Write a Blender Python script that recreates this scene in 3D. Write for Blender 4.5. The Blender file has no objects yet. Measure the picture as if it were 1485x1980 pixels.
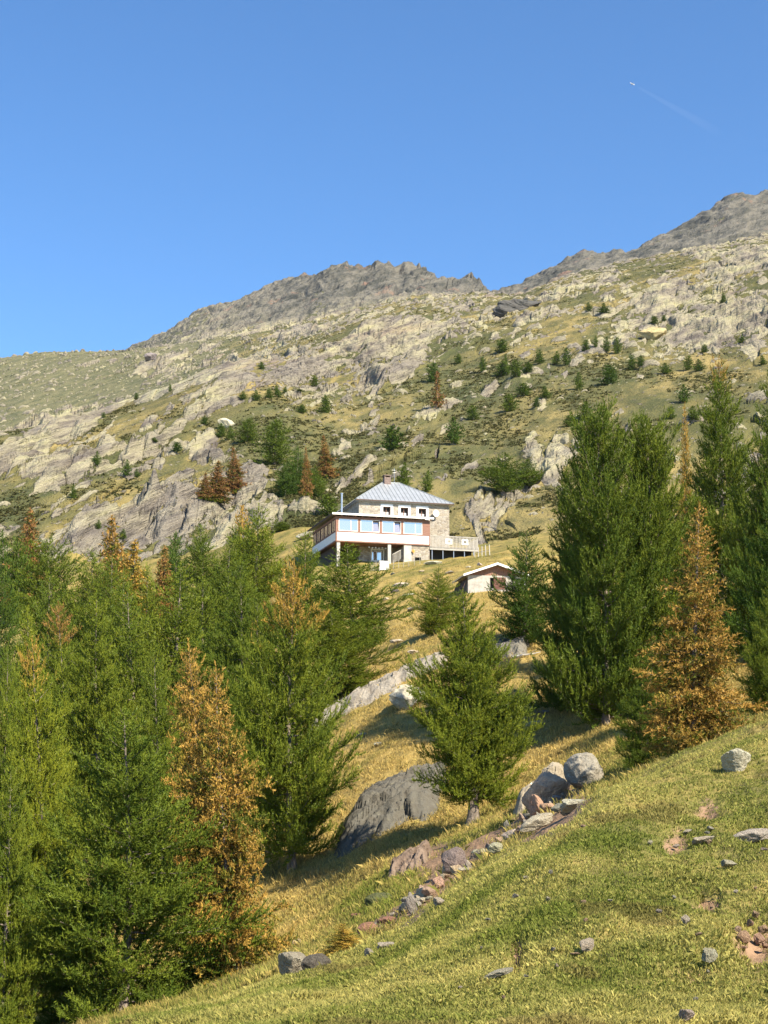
import bpy, math, random
import numpy as np
from mathutils import Vector

R = math.radians
SC = bpy.context.scene
COL = SC.collection

# ------------------------------------------------------------------ camera, sky, sun, exposure
FPX = 2978.0                       # focal length in photo pixels (photo 1485 x 1980)
PITCH = R(10.56)
CP, SP = math.cos(PITCH), math.sin(PITCH)
cam = bpy.data.cameras.new("camera")
cam_o = bpy.data.objects.new("camera", cam)
COL.objects.link(cam_o)
cam.sensor_fit = 'VERTICAL'
cam.sensor_height = 36.0
cam.lens = 36.0 * FPX / 1980.0
cam.clip_start, cam.clip_end = 0.5, 60000
cam_o.location = (0, 0, 0)
cam_o.rotation_euler = (R(90) + PITCH, 0, 0)
SC.camera = cam_o

SUN_AZ, SUN_EL = R(136), R(42)     # azimuth from +Y towards +X
SDIR = Vector((math.sin(SUN_AZ) * math.cos(SUN_EL), math.cos(SUN_AZ) * math.cos(SUN_EL), math.sin(SUN_EL)))
w = bpy.data.worlds.new("World")
SC.world = w
w.use_nodes = True
nt = w.node_tree
for n in list(nt.nodes):
    nt.nodes.remove(n)
sky = nt.nodes.new('ShaderNodeTexSky')
sky.sky_type = 'NISHITA'
sky.sun_disc = False
sky.sun_elevation, sky.sun_rotation = SUN_EL, SUN_AZ
sky.altitude = 1200
sky.air_density, sky.dust_density, sky.ozone_density = 1.0, 0.0, 4.0
bg = nt.nodes.new('ShaderNodeBackground')
bg.inputs[1].default_value = 0.098
out = nt.nodes.new('ShaderNodeOutputWorld')
hs = nt.nodes.new('ShaderNodeHueSaturation')
hs.inputs['Saturation'].default_value = 1.16
nt.links.new(sky.outputs[0], hs.inputs['Color'])
nt.links.new(hs.outputs[0], bg.inputs[0])
nt.links.new(bg.outputs[0], out.inputs[0])
sun = bpy.data.lights.new("sun", 'SUN')
sun.energy, sun.angle, sun.color = 5.0, R(0.53), (1.0, 0.89, 0.71)
sun_o = bpy.data.objects.new("sun", sun)
COL.objects.link(sun_o)
sun_o.rotation_euler = SDIR.to_track_quat('Z', 'Y').to_euler()
SC.view_settings.view_transform = 'Standard'
SC.view_settings.look = 'None'
SC.view_settings.exposure = 1.26
SC.view_settings.gamma = 1
SC.cycles.max_bounces = 6
SC.cycles.transparent_max_bounces = 12

rng = np.random.default_rng(7)
random.seed(7)


# ------------------------------------------------------------------ helpers
def tag(o, label=None, cat=None, group=None, kind=None):
    if label: o['label'] = label
    if cat: o['category'] = cat
    if group: o['group'] = group
    if kind: o['kind'] = kind
    return o


def empty(name, loc=(0, 0, 0), rz=0.0, parent=None):
    o = bpy.data.objects.new(name, None)
    o.location, o.rotation_euler = loc, (0, 0, rz)
    COL.objects.link(o)
    if parent: o.parent = parent
    return o


def np_mesh(name, v, f, mat, parent=None, smooth=False, nv=None):
    """v (N,3) array, f (M,k) array with k constant"""
    me = bpy.data.meshes.new(name)
    v = np.ascontiguousarray(v, dtype=np.float32)
    f = np.ascontiguousarray(f, dtype=np.int32)
    k = f.shape[1]
    me.vertices.add(len(v)); me.vertices.foreach_set('co', v.ravel())
    me.loops.add(f.size); me.loops.foreach_set('vertex_index', f.ravel())
    me.polygons.add(len(f))
    me.polygons.foreach_set('loop_start', np.arange(0, f.size, k, dtype=np.int32))
    me.polygons.foreach_set('use_smooth', np.full(len(f), smooth, dtype=bool))
    me.update(calc_edges=True)
    me.materials.append(mat)
    o = bpy.data.objects.new(name, me)
    COL.objects.link(o)
    if parent: o.parent = parent
    return o


def attr(o, name, data, typ='FLOAT', dom='POINT'):
    a = o.data.attributes.new(name, typ, dom)
    d = np.ascontiguousarray(data, dtype=np.float32)
    a.data.foreach_set('color' if typ == 'FLOAT_COLOR' else 'value', d.ravel())


class MB:
    """collects boxes, bars and tubes, then builds ONE mesh"""
    def __init__(s): s.v, s.f = [], []
    def poly(s, pts, faces):
        n = len(s.v); s.v += [tuple(p) for p in pts]
        s.f += [tuple(i + n for i in q) for q in faces]
        return s
    def box(s, x0, x1, y0, y1, z0, z1):
        p = [(x0, y0, z0), (x1, y0, z0), (x1, y1, z0), (x0, y1, z0), (x0, y0, z1), (x1, y0, z1), (x1, y1, z1), (x0, y1, z1)]
        return s.poly(p, [(0, 3, 2, 1), (4, 5, 6, 7), (0, 1, 5, 4), (1, 2, 6, 5), (2, 3, 7, 6), (3, 0, 4, 7)])
    def tube(s, p0, p1, r0, r1=None, n=8):
        r1 = r0 if r1 is None else r1
        a, b = Vector(p0), Vector(p1)
        q = (b - a).to_track_quat('Z', 'Y')
        pts = []
        for c, r in ((a, r0), (b, r1)):
            for i in range(n):
                t = 2 * math.pi * i / n
                pts.append(c + q @ Vector((r * math.cos(t), r * math.sin(t), 0)))
        return s.poly(pts, [(i, (i + 1) % n, n + (i + 1) % n, n + i) for i in range(n)] + [tuple(range(n - 1, -1, -1)), tuple(range(n, 2 * n))])
    def prism(s, prof, y0, y1):
        """profile of (x,z) extruded along y"""
        n = len(prof)
        pts = [(x, y0, z) for x, z in prof] + [(x, y1, z) for x, z in prof]
        return s.poly(pts, [(i, (i + 1) % n, n + (i + 1) % n, n + i) for i in range(n)] + [tuple(range(n - 1, -1, -1)), tuple(range(n, 2 * n))])
    def build(s, name, mat, parent=None, bevel=0.0):
        me = bpy.data.meshes.new(name)
        me.from_pydata(s.v, [], s.f)
        me.materials.append(mat); me.update()
        o = bpy.data.objects.new(name, me)
        COL.objects.link(o)
        if parent: o.parent = parent
        if bevel:
            m = o.modifiers.new('bevel', 'BEVEL'); m.width = bevel; m.segments = 1; m.limit_method = 'ANGLE'
        return o


# ------------------------------------------------------------------ noise (numpy)
def _hash(ix, iy, seed):
    n = ix.astype(np.uint32) * np.uint32(374761393) + iy.astype(np.uint32) * np.uint32(668265263) + np.uint32((seed * 2654435761) & 0xffffffff)
    n = (n ^ (n >> np.uint32(13))) * np.uint32(1274126177)
    n = (n ^ (n >> np.uint32(15))) * np.uint32(2246822519)
    return n ^ (n >> np.uint32(16))


def rnd(ix, iy, seed):
    return _hash(ix.astype(np.int64), iy.astype(np.int64), seed).astype(np.float64) / 4294967295.0


def noise2(x, y, seed=0):
    """gradient noise about -1..1"""
    x = np.asarray(x, dtype=np.float64); y = np.asarray(y, dtype=np.float64)
    ix, iy = np.floor(x), np.floor(y)
    fx, fy = x - ix, y - iy
    u = fx * fx * fx * (fx * (fx * 6 - 15) + 10); v = fy * fy * fy * (fy * (fy * 6 - 15) + 10)
    def g(dx, dy):
        a = rnd(ix + dx, iy + dy, seed) * 6.2831853
        return np.cos(a) * (fx - dx) + np.sin(a) * (fy - dy)
    return ((g(0, 0) * (1 - u) + g(1, 0) * u) * (1 - v) + (g(0, 1) * (1 - u) + g(1, 1) * u) * v) * 1.45


def fbm(x, y, seed=0, octv=4, gain=0.5, lac=2.03):
    s, a, t = 0.0, 1.0, 0.0
    for o in range(octv):
        s = s + a * noise2(x, y, seed + o * 17); t += a
        a *= gain; x = x * lac + 3.7; y = y * lac - 1.3
    return s / t


def cells(x, y, seed, keep):
    """boulder field: domes 0..1 in random cells, plus the cell's random number"""
    ix, iy = np.floor(x), np.floor(y)
    best = np.zeros_like(x); cid = np.zeros_like(x)
    for dx in (-1, 0, 1):
        for dy in (-1, 0, 1):
            cx, cy = ix + dx, iy + dy
            px_ = cx + 0.15 + 0.7 * rnd(cx, cy, seed); py_ = cy + 0.15 + 0.7 * rnd(cx, cy, seed + 1)
            rr = rnd(cx, cy, seed + 2)
            rad = np.where(rnd(cx, cy, seed + 3) < keep, 0.12 + 0.4 * rr ** 3, 1e-6)
            d2 = ((x - px_) ** 2 + ((y - py_) * (0.8 + 0.8 * rr)) ** 2) / rad ** 2
            h = np.sqrt(np.clip(1 - d2, 0, 1)) * rad
            m = h > best
            best = np.where(m, h, best); cid = np.where(m, rr, cid)
    return best, cid


def blocks(x, y, seed):
    """broken slabs: every cell a tilted block; returns height and distance to the crack"""
    ix, iy = np.floor(x), np.floor(y)
    f1 = np.full_like(x, 9.0); f2 = np.full_like(x, 9.0); h = np.zeros_like(x)
    for dx in (-1, 0, 1):
        for dy in (-1, 0, 1):
            cx, cy = ix + dx, iy + dy
            ox = x - cx - rnd(cx, cy, seed); oy = y - cy - rnd(cx, cy, seed + 1)
            d = np.sqrt(ox * ox + oy * oy)
            hh = (rnd(cx, cy, seed + 2) - .5) + (rnd(cx, cy, seed + 3) - .5) * 1.2 * ox + (rnd(cx, cy, seed + 4) - .3) * 1.2 * oy
            m = d < f1
            f2 = np.where(m, f1, np.minimum(f2, d)); h = np.where(m, hh, h); f1 = np.where(m, d, f1)
    return h, f2 - f1


def sstep(a, b, x):
    t = np.clip((x - a) / (b - a), 0, 1)
    return t * t * (3 - 2 * t)


# ------------------------------------------------------------------ terrain
def e_of(py):                       # tangent of elevation seen at photo row py
    return np.tan(PITCH + np.arctan((990.0 - np.asarray(py, float)) / FPX))


def py_of(Y, z):
    return 990.0 - FPX * np.tan(np.arctan2(z, Y) - PITCH)


def world(px, Y, z):
    return (np.asarray(px, float) - 742.5) / FPX * (Y * CP + z * SP), Y, z


def px_of(x, Y, z):
    return 742.5 + FPX * x / (Y * CP + z * SP)


def pchip_slopes(x, y):
    """x,y (K,...) -> Fritsch-Carlson slopes"""
    h = np.diff(x, axis=0); d = np.diff(y, axis=0) / h
    m = np.zeros_like(y)
    a, b = d[:-1], d[1:]; h0, h1 = h[:-1], h[1:]
    w1, w2 = 2 * h1 + h0, h1 + 2 * h0
    with np.errstate(divide='ignore', invalid='ignore'):
        mm = (w1 + w2) / (w1 / a + w2 / b)
    m[1:-1] = np.where(a * b > 0, mm, 0)
    m[0], m[-1] = d[0], d[-1]
    return m


def hermite(x0, x1, y0, y1, m0, m1, x):
    h = x1 - x0; t = (x - x0) / h
    return (2 * t ** 3 - 3 * t ** 2 + 1) * y0 + (t ** 3 - 2 * t ** 2 + t) * h * m0 + (-2 * t ** 3 + 3 * t ** 2) * y1 + (t ** 3 - t ** 2) * h * m1


def pchip1(xs, ys, x):
    xs, ys = np.array(xs, float), np.array(ys, float)
    m = pchip_slopes(xs, ys)
    i = np.clip(np.searchsorted(xs, x) - 1, 0, len(xs) - 2)
    return hermite(xs[i], xs[i + 1], ys[i], ys[i + 1], m[i], m[i + 1], x)


# every row is one fold of the land: (photo column, photo row, distance in metres)
ROWS = [
 [(-1600, 3200, 3), (742, 2850, 3), (3100, 2700, 3)],
 [(-1600, 2450, 11), (0, 2190, 11.5), (300, 2080, 11.5), (742, 2010, 12), (1485, 1995, 12), (3100, 1850, 13)],
 [(-1600, 2300, 19), (0, 2080, 19.5), (250, 1985, 20), (400, 1945, 20.5), (550, 1890, 21), (700, 1845, 22), (850, 1750, 23), (930, 1690, 24), (1000, 1640, 25), (1100, 1565, 26.5), (1200, 1520, 28), (1300, 1480, 30), (1400, 1440, 32), (1485, 1410, 33), (3100, 1050, 40)],
 [(-1600, 2330, 32), (0, 2120, 32), (250, 2000, 32), (400, 1956, 32), (550, 1894, 32), (620, 1868, 32), (700, 1842, 32), (850, 1752, 33), (930, 1692, 34), (1000, 1643, 35), (1100, 1567, 37), (1200, 1522, 39), (1300, 1480, 41), (1485, 1406, 44), (3100, 1060, 55)],
 [(-1600, 2150, 58), (0, 1950, 55), (250, 1920, 52), (400, 1880, 52), (500, 1840, 53), (600, 1790, 54), (750, 1680, 57), (915, 1598, 60), (1000, 1560, 60), (1100, 1510, 60), (1200, 1455, 60), (1300, 1440, 60), (1400, 1400, 62), (1485, 1365, 62), (3100, 1000, 80)],
 [(-1600, 1900, 110), (0, 1590, 100), (250, 1520, 98), (400, 1470, 97), (500, 1400, 96), (560, 1372, 95), (620, 1341, 94), (690, 1306, 94), (760, 1272, 94), (840, 1240, 94), (900, 1215, 95), (1000, 1195, 97), (1100, 1200, 97), (1250, 1230, 97), (1485, 1240, 97), (3100, 900, 120)],
 [(-1600, 1750, 160), (0, 1370, 150), (250, 1320, 150), (400, 1290, 150), (500, 1275, 150), (600, 1255, 150), (690, 1235, 150), (760, 1190, 150), (840, 1165, 150), (900, 1145, 150), (950, 1140, 150), (1000, 1140, 150), (1100, 1150, 150), (1250, 1150, 150), (1485, 1150, 150), (3100, 760, 180)],
 [(-1600, 1500, 200), (0, 1250, 195), (250, 1200, 195), (400, 1170, 190), (500, 1140, 188), (600, 1104, 183), (680, 1095, 183), (740, 1097, 183), (840, 1088, 183), (925, 1076, 184), (980, 1068, 184), (1100, 1060, 186), (1250, 1050, 190), (1485, 1030, 195), (3100, 620, 230)],
 [(-1600, 1350, 260), (0, 1105, 240), (150, 1085, 240), (250, 1085, 240), (400, 1060, 235), (500, 1035, 232), (600, 1020, 230), (740, 1028, 228), (870, 1048, 225), (925, 1050, 222), (1000, 1040, 225), (1100, 1020, 228), (1250, 1000, 235), (1485, 975, 240), (3100, 520, 280)],
 [(-1600, 1150, 380), (0, 905, 340), (250, 890, 335), (400, 880, 330), (500, 860, 330), (560, 880, 320), (640, 900, 310), (740, 905, 300), (870, 930, 290), (950, 930, 290), (1050, 900, 300), (1250, 850, 310), (1485, 800, 320), (3100, 330, 380)],
 [(-1600, 1000, 560), (0, 838, 480), (130, 815, 480), (250, 782, 480), (340, 750, 480), (430, 716, 480), (500, 702, 490), (600, 735, 470), (700, 760, 450), (800, 755, 440), (900, 740, 440), (1000, 720, 440), (1250, 690, 440), (1485, 640, 440), (3100, 150, 520)],
 [(-1600, 1040, 800), (0, 852, 700), (130, 830, 700), (250, 800, 700), (340, 767, 700), (430, 731, 690), (500, 705, 640), (600, 672, 600), (700, 650, 580), (800, 640, 570), (900, 625, 580), (1000, 600, 590), (1100, 575, 600), (1250, 535, 620), (1485, 470, 640), (3100, 0, 760)],
 [(-1600, 830, 1300), (-400, 760, 1200), (0, 693, 1100), (100, 683, 1080), (200, 680, 1050), (270, 676, 1020), (350, 668, 1000), (450, 655, 960), (560, 640, 930), (640, 625, 900), (740, 595, 900), (850, 575, 880), (945, 572, 870), (990, 572, 860), (1080, 543, 850), (1200, 510, 840), (1320, 488, 840), (1420, 470, 850), (1485, 455, 860), (3100, -150, 1000)],
 [(-1600, 860, 1700), (0, 725, 1450), (200, 708, 1400), (270, 692, 1300), (350, 665, 1220), (450, 640, 1180), (560, 615, 1150), (640, 600, 1120), (740, 580, 1100), (850, 568, 1060), (945, 574, 1040), (990, 584, 1020), (1080, 562, 1020), (1200, 530, 1020), (1320, 502, 1030), (1420, 470, 1040), (1485, 452, 1060), (3100, -120, 1300)],
 [(-1600, 900, 1900), (0, 745, 1700), (200, 703, 1600), (250, 679, 1540), (300, 656, 1480), (345, 633, 1430), (380, 613, 1410), (440, 589, 1400), (480, 576, 1390), (540, 556, 1370), (600, 537, 1350), (640, 519, 1330), (665, 515, 1330), (680, 524, 1320), (700, 525, 1310), (740, 513, 1300), (752, 514, 1300), (765, 524, 1300), (790, 519, 1290), (810, 520, 1280), (830, 534, 1270), (850, 547, 1260), (880, 547, 1250), (905, 543, 1250), (925, 551, 1240), (945, 569, 1230), (965, 568, 1230), (1000, 556, 1240), (1030, 537, 1260), (1060, 524, 1260), (1100, 505, 1260), (1140, 492, 1260), (1165, 498, 1260), (1190, 489, 1260), (1215, 492, 1260), (1260, 471, 1280), (1320, 441, 1290), (1345, 426, 1300), (1400, 391, 1310), (1430, 381, 1310), (1485, 374, 1310), (1600, 340, 1320), (3100, -350, 1500)],
 [(-1600, 1100, 2600), (0, 950, 2600), (742, 800, 2600), (1485, 700, 2600), (3100, 100, 2800)],
 [(-1600, 1560, 9000), (742, 1560, 9000), (3100, 1560, 9000)],
]
NSEG = [12, 150, 40, 80, 120, 60, 40, 40, 130, 140, 140, 110, 45, 100, 8, 4]


def knots(px):
    Yk = np.array([pchip1([c[0] for c in r], [c[2] for c in r], px) for r in ROWS])
    pk = np.array([pchip1([c[0] for c in r], [c[1] for c in r], px) for r in ROWS])
    return Yk, Yk * e_of(pk)


GPX = np.concatenate([np.linspace(-1600, -240, 35), np.arange(-200, 1686, 2.0), np.linspace(1726, 3100, 35)])
Yk, Zk = knots(GPX)
Mk = pchip_slopes(Yk, Zk)
gy, gz, gs = [], [], []
for k, n in enumerate(NSEG):
    ts = np.linspace(0, 1, n, endpoint=False)
    for t in ts:
        Y = np.exp(np.log(Yk[k]) * (1 - t) + np.log(Yk[k + 1]) * t)
        gy.append(Y); gz.append(hermite(Yk[k], Yk[k + 1], Zk[k], Zk[k + 1], Mk[k], Mk[k + 1], Y)); gs.append(k + t)
gy.append(Yk[-1]); gz.append(Zk[-1]); gs.append(len(NSEG))
GY, GZ, GS = np.array(gy), np.array(gz), np.array(gs)
ROW0 = np.concatenate([[0], np.cumsum(NSEG)])          # first mesh row of every fold
GPXX = np.broadcast_to(GPX, GY.shape)
GX = world(GPXX, GY, GZ)[0]
BPY = py_of(GY, GZ)                                     # photo row of the smooth land
SS = np.broadcast_to(GS[:, None], GY.shape)


def blobs(lst):
    m = np.zeros_like(GY)
    for (cx, cy, rx, ry, ang, wt) in lst:
        a = R(ang); dx, dy = GPXX - cx, BPY - cy
        u = (dx * math.cos(a) - dy * math.sin(a)) / rx; v = (dx * math.sin(a) + dy * math.cos(a)) / ry
        m += wt * np.exp(-(u * u + v * v) * 0.9)
    return m


# strike coordinates: rock layers run away to the right
KS = 1.7
LEN = math.hypot(1, KS)
DC, DS = math.cos(R(22)), math.sin(R(22))
U_, W_ = DC * GX + DS * (GZ - .27 * GY), -DS * GX + DC * (GZ - .27 * GY)
far = sstep(8.0, 8.25, SS)
rockm = 0.09 + 0.46 * fbm(U_ / 42, W_ / 9, 11, 4) + .60 * blobs([
 (120, 880, 230, 70, 28, .42), (360, 1000, 240, 80, 20, .55), (480, 920, 90, 90, 0, .25), (130, 815, 150, 30, 25, .35),
 (440, 740, 75, 32, 35, .65), (568, 722, 62, 36, 0, .55), (700, 690, 110, 42, 12, .55), (745, 645, 60, 22, 0, .5),
 (700, 800, 110, 45, 40, .35), (860, 850, 60, 30, 35, .25), (950, 985, 75, 20, 33, .75), (1025, 940, 75, 20, 33, .75), (885, 1030, 26, 30, 0, -1.0), (990, 1010, 70, 26, 25, .4), (1400, 600, 110, 55, 10, .55), (1290, 660, 120, 28, -8, .45),
 (1330, 545, 230, 50, 22, .24), (1150, 600, 150, 40, 15, .12), (1460, 500, 80, 40, 20, .3), (900, 610, 80, 30, 0, .3), (1090, 870, 60, 30, 25, .3),
 (1260, 745, 280, 50, 12, -.28), (870, 780, 110, 50, 0, -.15), (630, 890, 120, 60, 0, -.35), (800, 960, 110, 40, 0, -.2), (640, 1000, 130, 40, 0, -.15),
 (150, 760, 260, 50, -6, -.45), (1060, 720, 100, 40, 0, -.15), (560, 830, 80, 40, 0, -.2), (20, 1000, 60, 60, 0, -.4)])
crag = sstep(12.4, 13.3, SS) * sstep(200, 560, GPXX)
crag = np.maximum(crag, sstep(12.9, 13.6, SS) * sstep(200, 300, GPXX) * 0.6)
ROCKM = np.clip(rockm, 0, 1)
disp = np.zeros_like(GY); rock = np.zeros_like(GY)
fr = slice(ROW0[8], None)


def terrace(lam, seed, amp, lo, hi, wob, mask):
    uu, ww, m = U_[fr], W_[fr], mask[fr]
    q = ww / lam + wob * fbm(uu / (lam * 5), ww / (lam * 3), seed, 3) + 0.3 * noise2(uu / (lam * 1.1), ww / (lam * .9), seed + 5)
    cellid = np.floor(q); f = q - cellid
    on = sstep(lo, hi, m + 0.55 * noise2(uu / (lam * 3.2) + 7.7 * cellid, cellid * 3.1 + ww / (lam * 2), seed + 9))
    s = np.where(f < .3, .85 * sstep(0, .3, f), .85 + .15 * (f - .3) / .7)
    h = (s - f - .22) * lam * amp * on
    return h, on * sstep(0.0, 0.06, f) * (1 - sstep(.42, .8, f + 0.25 * noise2(uu / (lam * .5), ww / (lam * .4), seed + 3)))


GAIN = np.clip(.64 + blobs([(330, 960, 270, 120, 18, .22), (930, 985, 90, 40, 28, -.15), (120, 860, 200, 80, 28, .2)]), 0, 1) * (1 - .48 * crag) * (1 - .35 * sstep(1020, 1150, GPXX) * sstep(9, 9.6, SS))
for lam, seed, amp, lo, hi in ((11, 101, 1.3, .30, .5), (5.0, 131, 1.6, .28, .44), (2.4, 161, 1.7, .28, .42), (1.2, 167, 1.6, .33, .46)):
    h, rk = terrace(lam, seed, amp, lo, hi, 1.3, ROCKM + crag * .5)
    disp[fr] += h * far[fr] * GAIN[fr]; rock[fr] = np.maximum(rock[fr], rk)
cr = crag[fr]
rkb = np.maximum(rock[fr], cr * .8)
for lam, seed, amp in ((9, 171, 1.9), (3.6, 181, 1.0), (1.6, 191, .4)):
    warp = .5 * noise2(U_[fr] / lam, W_[fr] / lam, seed + 7)
    bh, ck = blocks(U_[fr] / (lam * 1.8) + warp, W_[fr] / (lam * .62) + warp, seed)
    disp[fr] += rkb * GAIN[fr] * amp * (bh - .4 * (1 - sstep(0, .14, ck)))
    rock[fr] -= rkb * .35 * (1 - sstep(0, .10, ck)) * sstep(.1, .5, bh + .5) * (1 - cr)
rid = 1 - np.abs(fbm(GPXX[fr] / 46 + BPY[fr] / 30, BPY[fr] / 40, 301, 4))
disp[fr] += cr * ((rid - .75) * 12 + 7 * fbm(GX[fr] / 30, GY[fr] / 40, 311, 4)) * (1 - 0.4 * sstep(950, 1000, GPXX[fr]))
rock[fr] = np.maximum(rock[fr], cr * sstep(-.25, .25, fbm(U_[fr] / 40, W_[fr] / 12, 321, 4) + .12 + .25 * (cr - .5)))
# scattered boulders and scree
scree = np.clip(blobs([(568, 722, 60, 34, 0, 1), (660, 770, 60, 20, 25, .8), (700, 700, 90, 25, 10, .6), (1400, 620, 120, 50, 0, .5), (1230, 680, 70, 22, 0, .8), (60, 735, 140, 40, 0, .55), (300, 700, 150, 25, 0, .6), (430, 1035, 100, 25, 0, .3), (900, 620, 90, 30, 0, .4)]), 0, 1)
scree = np.maximum(scree, 0.25 * sstep(11, 11.3, SS))
for cs, sd, kp in ((7.0, 401, .38), (3.2, 431, .38)):
    hgt, cid = cells(GX[fr] / cs, GY[fr] / cs, sd, 1.0)
    keep = sstep(0, .02, scree[fr] * .9 + .10 - rnd(np.floor(cid * 99991), np.floor(cid * 7919), sd))
    keep = keep * far[fr] * (1 - cr)
    disp[fr] += hgt * cs * .75 * keep
    rock[fr] = np.maximum(rock[fr], keep * sstep(0.02, .06, hgt))
disp[fr] += far[fr] * (2.2 * fbm(GX[fr] / 45, GY[fr] / 45, 501, 4) + .5 * fbm(U_[fr] / 9, W_[fr] / 3, 511, 3))
# near land: hummocks, sheep tracks, bare hollows
nr = slice(0, ROW0[8] + 1)
nearf = 1 - far[nr]
trk = (GX[nr] * .75 + GY[nr] * .25 - .0 * GZ[nr])
hm = .19 * fbm(GX[nr] / 1.5, GY[nr] / 2.2, 601, 4) + .085 * fbm(GX[nr] / .5, GY[nr] / .75, 606, 3) * (1 - sstep(2.4, 3, SS[nr])) + .22 * fbm(GX[nr] / 6, GY[nr] / 8, 611, 3)
hm = hm + .28 * sstep(2.6, 3.6, SS[nr]) * fbm(GX[nr] / 9, GY[nr] / 10, 621, 4) + .45 * sstep(4.2, 5, SS[nr]) * fbm(GX[nr] / 16, GY[nr] / 16, 631, 3)
disp[nr] += hm * nearf * sstep(.4, 1.0, SS[nr])
soil = np.clip(blobs([(1460, 1815, 42, 45, 20, 1.1), (1330, 1865, 40, 18, 0, .5), (1305, 1620, 30, 26, 30, .7), (1365, 1560, 34, 28, 30, .6), (1000, 1840, 16, 26, -10, 1.2), (820, 1665, 60, 26, 15, 1.0), (1100, 1548, 50, 30, 20, 1.2), (720, 1795, 60, 16, 15, 1.0), (1040, 1590, 50, 22, 25, 1.2), (985, 1618, 45, 18, 25, 1.2), (930, 1650, 45, 18, 25, 1.2), (880, 1690, 50, 22, 25, 1.2), (835, 1728, 40, 18, 30, 1.2), (795, 1760, 40, 18, 30, 1.2), (1440, 1400, 40, 20, 15, .5), (760, 1560, 70, 40, 0, .7)]), 0, 1)
soil = soil * np.clip(1.0 + .8 * fbm(GX / .9, GY / 1.4, 641, 3), 0, 1.2)
soil = np.clip(soil + .9 * sstep(.40, .56, fbm(GX / 1.5, GY / 2.4, 651, 4)) * sstep(1, 1.2, SS) * (1 - sstep(1.9, 2.0, SS)), 0, 1)
disp[nr] -= soil[nr] * .16 * sstep(.8, 1.1, SS[nr]) * (1 - sstep(2, 2.4, SS[nr]))
disp *= 1 - .6 * sstep(9.5, 9.9, SS) * (1 - sstep(10.6, 11, SS)) * (1 - sstep(480, 620, GPXX))
HZ = GZ + disp
HX = world(GPXX, GY, GZ)[0]


def ground(px, Y):
    """height of the land at photo column px and distance Y"""
    j = int(np.clip(np.searchsorted(GPX, px) - 1, 0, len(GPX) - 2))
    a = (px - GPX[j]) / (GPX[j + 1] - GPX[j])
    z0 = np.interp(Y, GY[:, j], HZ[:, j]); z1 = np.interp(Y, GY[:, j + 1], HZ[:, j + 1])
    return float(z0 * (1 - a) + z1 * a)


def hit(px, py, k0=0.0, k1=15.0):
    """the first point of the land seen at photo pixel (px,py), folds k0..k1"""
    j = int(np.argmin(np.abs(GPX - px)))
    sel = np.where((GS >= k0) & (GS <= k1))[0]
    pr = py_of(GY[sel, j], HZ[sel, j])
    idx = np.where(pr <= py)[0]
    i = sel[idx[0]] if len(idx) else sel[int(np.argmin(pr))]
    Y, z = GY[i, j], HZ[i, j]
    return Vector((float(world(px, Y, z)[0]), float(Y), float(z)))


# ------------------------------------------------------------------ materials
class NT:
    def __init__(s, name):
        s.m = bpy.data.materials.new(name); s.m.use_nodes = True
        s.t = s.m.node_tree
        for n in list(s.t.nodes): s.t.nodes.remove(n)
        s.out = s.t.nodes.new('ShaderNodeOutputMaterial')
    def n(s, typ, ins=None, **kw):
        nd = s.t.nodes.new(typ)
        for k, v in kw.items(): setattr(nd, k, v)
        for k, v in (ins or {}).items():
            if isinstance(v, bpy.types.NodeSocket): s.t.links.new(v, nd.inputs[k])
            else:
                if isinstance(v, tuple) and len(v) == 3 and nd.inputs[k].type == 'RGBA': v = v + (1,)
                nd.inputs[k].default_value = v
        return nd
    def coord(s, kind='Object', scale=(1, 1, 1), rot=(0, 0, 0)):
        c = s.n('ShaderNodeTexCoord') if kind != 'Position' else s.n('ShaderNodeNewGeometry')
        return s.n('ShaderNodeMapping', {'Vector': c.outputs[kind], 'Scale': scale, 'Rotation': rot}).outputs[0]
    def noise(s, vec, scale, detail=4, rough=.55, dist=0.0):
        return s.n('ShaderNodeTexNoise', {'Vector': vec, 'Scale': scale, 'Detail': detail, 'Roughness': rough, 'Distortion': dist}).outputs[0]
    def ramp(s, fac, stops, interp='LINEAR'):
        nd = s.n('ShaderNodeValToRGB', {'Fac': fac}); cr_ = nd.color_ramp; cr_.interpolation = interp
        while len(cr_.elements) < len(stops): cr_.elements.new(0.5)
        for el, (p, c) in zip(cr_.elements, stops):
            el.position = p; el.color = (c if isinstance(c, tuple) else (c, c, c)) + (1,)
        return nd.outputs[0]
    def mix(s, fac, a, b, mode='MIX'):
        nd = s.n('ShaderNodeMix', {}, data_type='RGBA', blend_type=mode)
        for sock, v in ((nd.inputs[0], fac), (nd.inputs[6], a), (nd.inputs[7], b)):
            if isinstance(v, bpy.types.NodeSocket): s.t.links.new(v, sock)
            else: sock.default_value = v + (1,) if isinstance(v, tuple) and len(v) == 3 else v
        return nd.outputs[2]
    def math(s, op, a, b=0.0, c=0.0, clamp=False):
        nd = s.n('ShaderNodeMath', {0: a, 1: b, 2: c}, operation=op); nd.use_clamp = clamp
        return nd.outputs[0]
    def attr(s, name): return s.n('ShaderNodeAttribute', attribute_name=name)
    def bump(s, h, dist, strength=1.0):
        return s.n('ShaderNodeBump', {'Height': h, 'Distance': dist, 'Strength': strength}).outputs[0]
    def pbr(s, col, rough=.9, metal=0.0, normal=None, spec=.3):
        ins = {'Base Color': col, 'Roughness': rough, 'Metallic': metal, 'Specular IOR Level': spec}
        if normal is not None: ins['Normal'] = normal
        p = s.n('ShaderNodeBsdfPrincipled', ins)
        s.t.links.new(p.outputs[0], s.out.inputs[0])
        return s.m


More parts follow.
